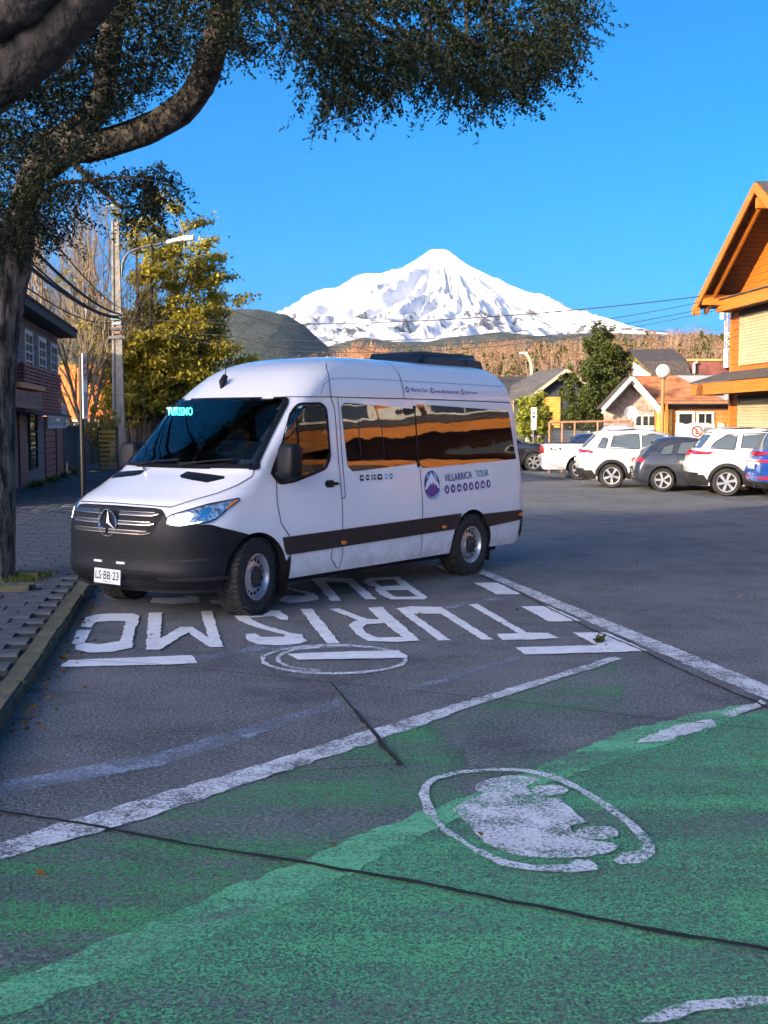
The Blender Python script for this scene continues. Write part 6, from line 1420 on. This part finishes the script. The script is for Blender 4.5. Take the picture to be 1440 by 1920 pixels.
M_CWHITE = paint('car_white_paint', (.60,.61,.62), .7, .3); M_CNAVY = paint('car_charcoal_paint', (.028,.032,.045), .9, .25); M_CBLUE = paint('car_blue_paint', (.02,.08,.36), .9, .25, .3); M_CBLK = paint('car_black_paint', (.012,.012,.014), .9, .25)
M_PEARL = paint('car_pearl_paint', (.60,.63,.66), .8, .28)
# white crossover
suvA = [(.24,3.50,-.78,.84,.5,.25),(.40,3.60,-.93,.905,.6,.25),(.62,3.64,-.96,.925,.65,.25),(.85,3.60,-.95,.925,.7,.24),(.98,3.42,-.92,.915,.7,.24),(1.06,3.05,-.88,.90,.6,.24),(1.12,2.50,-.82,.885,.45,.26),(1.20,2.30,-.76,.865,.42,.27),(1.40,1.88,-.58,.79,.40,.30),(1.55,1.52,-.42,.72,.40,.32),(1.63,1.22,-.28,.64,.45,.34),(1.675,.85,-.10,.52,.4,.3),(1.69,.5,.15,.3,.2,.15)]
rp = gnd(1157, 915); 
car('parked_car', 'white crossover with black wheel arches and sunlit flank', suvA, (rp[0]-.05, rp[1]+.9), HD, M_CWHITE, 2.69, .345, 5,
    [[(-.42,1.14),(-.18,1.12),(-.10,1.40),(-.24,1.44)], [(-.06,1.12),(.78,1.11),(.76,1.53),(.06,1.50)], [(.84,1.11),(2.05,1.10),(1.95,1.18),(1.40,1.50),(1.15,1.54),(.84,1.53)]],
    [('tail_lamp', [(-.92,.99),(-.90,1.10),(-.62,1.09),(-.50,1.02),(-.55,.98)], M_TL), ('headlamp', [(3.2,.84),(3.45,.86),(3.3,.94),(3.0,.97)], M_LENS)], True,
    dict(mirror=(1.95,1.17), gaps=[[(-.10,1.10),(.30,.80),(.35,.45)], [(.80,1.10),(.82,.42)], [(1.98,1.08),(2.02,.70),(1.95,.42)]], handles=[(.45,.98),(1.5,.98)], rwin=(1.14,1.50,.66,.58), fwin=(1.16,1.52,.74,.62), rbump=(.26,.56,.40,-.42), spoiler=(-.42,1.60,.58), rail=(-.1,1.3,1.62)))
# white double-cab pickup
pkR = [(.34,4.05,-1.22,.84,.4,.10),(.48,4.15,-1.28,.90,.5,.10),(.70,4.18,-1.28,.925,.6,.10),(.95,4.14,-1.28,.925,.6,.10),(1.08,3.95,-1.28,.915,.6,.10),(1.14,3.3,-1.27,.90,.5,.10),(1.17,2.80,-1.26,.89,.4,.10),(1.175,2.7,.56,.885,.4,.16),(1.40,2.28,.62,.81,.4,.2),(1.62,1.92,.72,.74,.4,.22),(1.72,1.70,.82,.67,.4,.25),(1.77,1.4,1.0,.52,.25,.2),(1.785,1.25,1.1,.3,.1,.08)]
pp = gnd(1091, 900)
pk_, psh = car('pickup_truck', 'white double-cab pickup with 4x4 lettering on its bed', pkR, (pp[0]+.05, pp[1]+.9), HD, M_CWHITE, 3.08, .37, 6,
    [[(.70,1.20),(1.40,1.19),(1.38,1.64),(.86,1.62)], [(1.46,1.19),(2.52,1.19),(2.10,1.50),(1.86,1.64),(1.46,1.64)]], [('tail_lamp', [(-1.275,.86),(-1.275,1.12),(-1.17,1.12),(-1.17,.86)], M_TL)], False,
    dict(mirror=(2.45,1.24), gaps=[[(.58,1.14),(.60,.50)], [(1.43,1.16),(1.45,.5)]], handles=[(.92,1.06)], rwin=(1.24,1.60,.66,.58), fwin=(1.22,1.60,.74,.62), plz=.75), arch=.46, cat='pickup')
box('bed_liner', M_DARK, pk_, -1.2, .5, -.80, .80, 1.14, 1.183)
for s in (1, -1): MB().tube([(-1.25,s*.86,1.17),(.5,s*.86,1.17)], .025, 6).build('bed_rail', M_PLAST, pk_)
lettering('lettering', '4x4', lambda u, v: Vector((-1.02+.42*u, -(psh.W(-1.02+.42*u, 1.0)+.008), .96+.10*v)), M_GAP, pk_, .02)
# charcoal hatchback
hbR = [(.20,3.32,-.62,.80,.5,.2),(.34,3.42,-.76,.865,.6,.22),(.56,3.46,-.80,.885,.65,.24),(.72,3.42,-.76,.885,.7,.24),(.84,3.22,-.70,.875,.7,.24),(.92,2.75,-.62,.86,.6,.24),(.98,2.30,-.56,.845,.45,.26),(1.06,2.10,-.50,.82,.42,.27),(1.22,1.72,-.34,.75,.40,.30),(1.36,1.36,-.20,.68,.40,.32),(1.43,1.05,-.08,.60,.45,.32),(1.468,.75,.10,.46,.35,.3),(1.48,.5,.3,.25,.15,.12)]
hp = gnd(1250, 922)
car('parked_car', 'charcoal hatchback with five-spoke wheels between two pale SUVs', hbR, (hp[0]-.0, hp[1]+.88), HD, M_CNAVY, 2.64, .318, 5,
    [[(-.10,1.0),(.22,1.0),(.32,1.30),(.02,1.20)], [(.34,1.0),(1.10,.99),(1.06,1.36),(.48,1.33)], [(1.16,.99),(1.98,.98),(1.55,1.26),(1.30,1.36),(1.14,1.36)]],
    [('tail_lamp', [(-.78,.78),(-.72,.90),(-.50,.90),(-.52,.80)], M_TL)], False, dict(mirror=(1.95,1.03), gaps=[[(.30,.98),(.36,.72),(.52,.60),(.50,.30)], [(1.13,.98),(1.15,.30)]], handles=[(.62,.86)], rwin=(1.02,1.34,.62,.52), fwin=(1.02,1.34,.70,.58), spoiler=(-.22,1.36,.54), plz=.55))
# pale seven-seat SUV
sR = [(.26,3.42,-.72,.82,.5,.25),(.42,3.52,-.86,.885,.6,.26),(.66,3.55,-.90,.905,.65,.26),(.90,3.50,-.88,.905,.7,.26),(1.02,3.30,-.84,.895,.7,.26),(1.10,2.90,-.78,.88,.6,.26),(1.16,2.40,-.72,.87,.45,.27),(1.24,2.22,-.66,.85,.42,.28),(1.45,1.80,-.50,.79,.40,.30),(1.60,1.45,-.38,.73,.40,.30),(1.68,1.15,-.28,.66,.42,.30),(1.725,.80,-.10,.55,.4,.3),(1.74,.5,.15,.3,.2,.15)]
sp2 = gnd(1372, 931)
car('parked_car', 'pearl white SUV with dark roof rail and blade-spoke wheels', sR, (sp2[0]-.02, sp2[1]+.9), HD, M_PEARL, 2.75, .355, 6,
    [[(-.42,1.20),(.18,1.17),(.26,1.54),(.02,1.55),(-.30,1.36)], [(.32,1.17),(1.10,1.16),(1.08,1.58),(.40,1.57)], [(1.16,1.16),(2.10,1.15),(1.66,1.44),(1.40,1.57),(1.16,1.58)]],
    [('tail_lamp', [(-.88,1.02),(-.84,1.15),(-.45,1.14),(-.32,1.10),(-.50,1.03)], M_TL)], True, dict(mirror=(2.05,1.22), gaps=[[(.30,1.15),(.34,.85),(.45,.45)], [(1.13,1.15),(1.15,.44)], [(-.62,.98),(-.40,.62),(-.36,.48)]], handles=[(.62,1.03),(1.4,1.03)], rwin=(1.20,1.54,.68,.60), fwin=(1.20,1.54,.74,.62), rbump=(.28,.60,.58,-.42), spoiler=(-.36,1.66,.62), rail=(-.1,1.3,1.68)), tw=.25)
# blue car at the frame edge
bp2 = gnd(1492, 938)
car('parked_car', 'blue SUV cut off by the frame edge', sR, (bp2[0]+.02, bp2[1]+.6), R(4), M_CBLUE, 2.75, .35, 5,
    [[(-.42,1.20),(.18,1.17),(.26,1.54),(.02,1.55),(-.30,1.36)], [(.32,1.17),(1.10,1.16),(1.08,1.58),(.40,1.57)], [(1.16,1.16),(2.10,1.15),(1.66,1.44),(1.40,1.57),(1.16,1.58)]],
    [('tail_lamp', [(-.88,1.06),(-.84,1.15),(-.55,1.14),(-.50,1.07)], M_TL), ('tail_lamp', [(-.89,.88),(-.88,.96),(-.62,.96),(-.62,.90)], M_TL), ('fog_lamp', [(-.88,.50),(-.88,.56),(-.74,.56),(-.74,.50)], M_TL)], False, dict(rwin=(1.20,1.54,.68,.60), rbump=(.28,.44,.42,-.42), spoiler=(-.36,1.66,.62)))
# dark blue car behind the pickup, black SUV half hidden by the van
dp2 = at(1092, 896, 40.5)
car('parked_car', 'dark blue car seen over the pickup bed', hbR, (dp2.x-.1, 41.0), HD, paint('car_dark_blue', (.012,.022,.06), .9, .25), 2.64, .318, 5,
    [[(.34,1.0),(1.10,.99),(1.06,1.36),(.48,1.33)]], [('tail_lamp', [(-.78,.78),(-.72,.90),(-.50,.90),(-.52,.80)], M_TL)], False, dict(rwin=(1.02,1.34,.62,.52), spoiler=(-.22,1.36,.54)))
kp2 = gnd(1000, 884)
car('parked_car', 'black SUV with sandy wheel arches half hidden behind the van', suvA, (kp2[0]-2.69, kp2[1]+.9), R(2), M_CBLK, 2.69, .36, 6,
    [[(.84,1.11),(2.05,1.10),(1.95,1.18),(1.40,1.50),(1.15,1.54),(.84,1.53)]], [('headlamp', [(3.15,.86),(3.45,.88),(3.3,.97),(3.0,.99)], M_LENS)], True, dict(fwin=(1.16,1.52,.74,.62), mirror=(1.95,1.17)))

# ---------------------------------------------------------------- unseen hill and block, added out of frame to shade the street
def block(name, label, x0, x1, y0, y1, h, mt, rot=0):
    t = thing(name, label, 'building', ((x0+x1)/2, (y0+y1)/2, 0), rot); a, b = (x1-x0)/2, (y1-y0)/2
    box('wall', mt, t, -a, a, -b, b, 0, h); MB().add([(-a-.6,-b-.6,h),(a+.6,-b-.6,h),(a+.6,b+.6,h),(-a-.6,b+.6,h),(-a,0,h+1.),(a,0,h+1.)], [(0,1,5,4),(1,2,5),(2,3,4,5),(3,0,4),(0,3,2,1)]).build('roof', M_SHING, t)
    for s in range(int(h//3.1)):
        for k in range(int((x1-x0)//3.4)): window(t, -a+1+k*3.4, -a+2.6+k*3.4, 1+s*3.1, 2.4+s*3.1, b, M_WHITEW_, .08, (2,1), out=1)
    return t
hx = np.linspace(-165, -50, 120); ht = np.linspace(-1, 1, 30); HT, HX = np.meshgrid(ht, hx, indexing='ij')
HZ = (35.2+1.6*fbm(HX/9, HX*0+3, 4)*np.clip(1-np.abs(HT), 0, 1))*np.clip(1-np.abs(HT)**1.6, 0, 1)*np.clip((-50-HX)/14, 0, 1)*np.clip((HX+165)/14, 0, 1)-.2
struct(link('hillside', grid_mesh('hillside', HX, -80+HT*38, HZ), M_FHILL), label='unseen hill added behind the viewer to shade the street')  # added ridge blocks the sun; its crest sets where the shade ends
block('shade_block', 'tall unseen block added behind the grey shop to shade the pole', -31, -21.5, 33, 47, 7.6, M_GREYB)  # added out of view to keep sun off the lower utility pole

# ---------------------------------------------------------------- haze
HB_ = MB().box(-14500, 14500, -3500, 26500, -1.2, 2600)
hz_m = bpy.data.materials.new('haze'); hz_m.use_nodes = True; hn = hz_m.node_tree.nodes; hn.remove(hn['Principled BSDF'])
pv = hn.new('ShaderNodeVolumePrincipled'); pv.inputs['Color'].default_value = (.50, .72, 1.0, 1); pv.inputs['Density'].default_value = HAZE; pv.inputs['Anisotropy'].default_value = 0.
hz_m.node_tree.links.new(pv.outputs[0], hn['Material Output'].inputs['Volume'])
struct(HB_.build('haze', hz_m), 'stuff', 'thin bluish haze in the air')
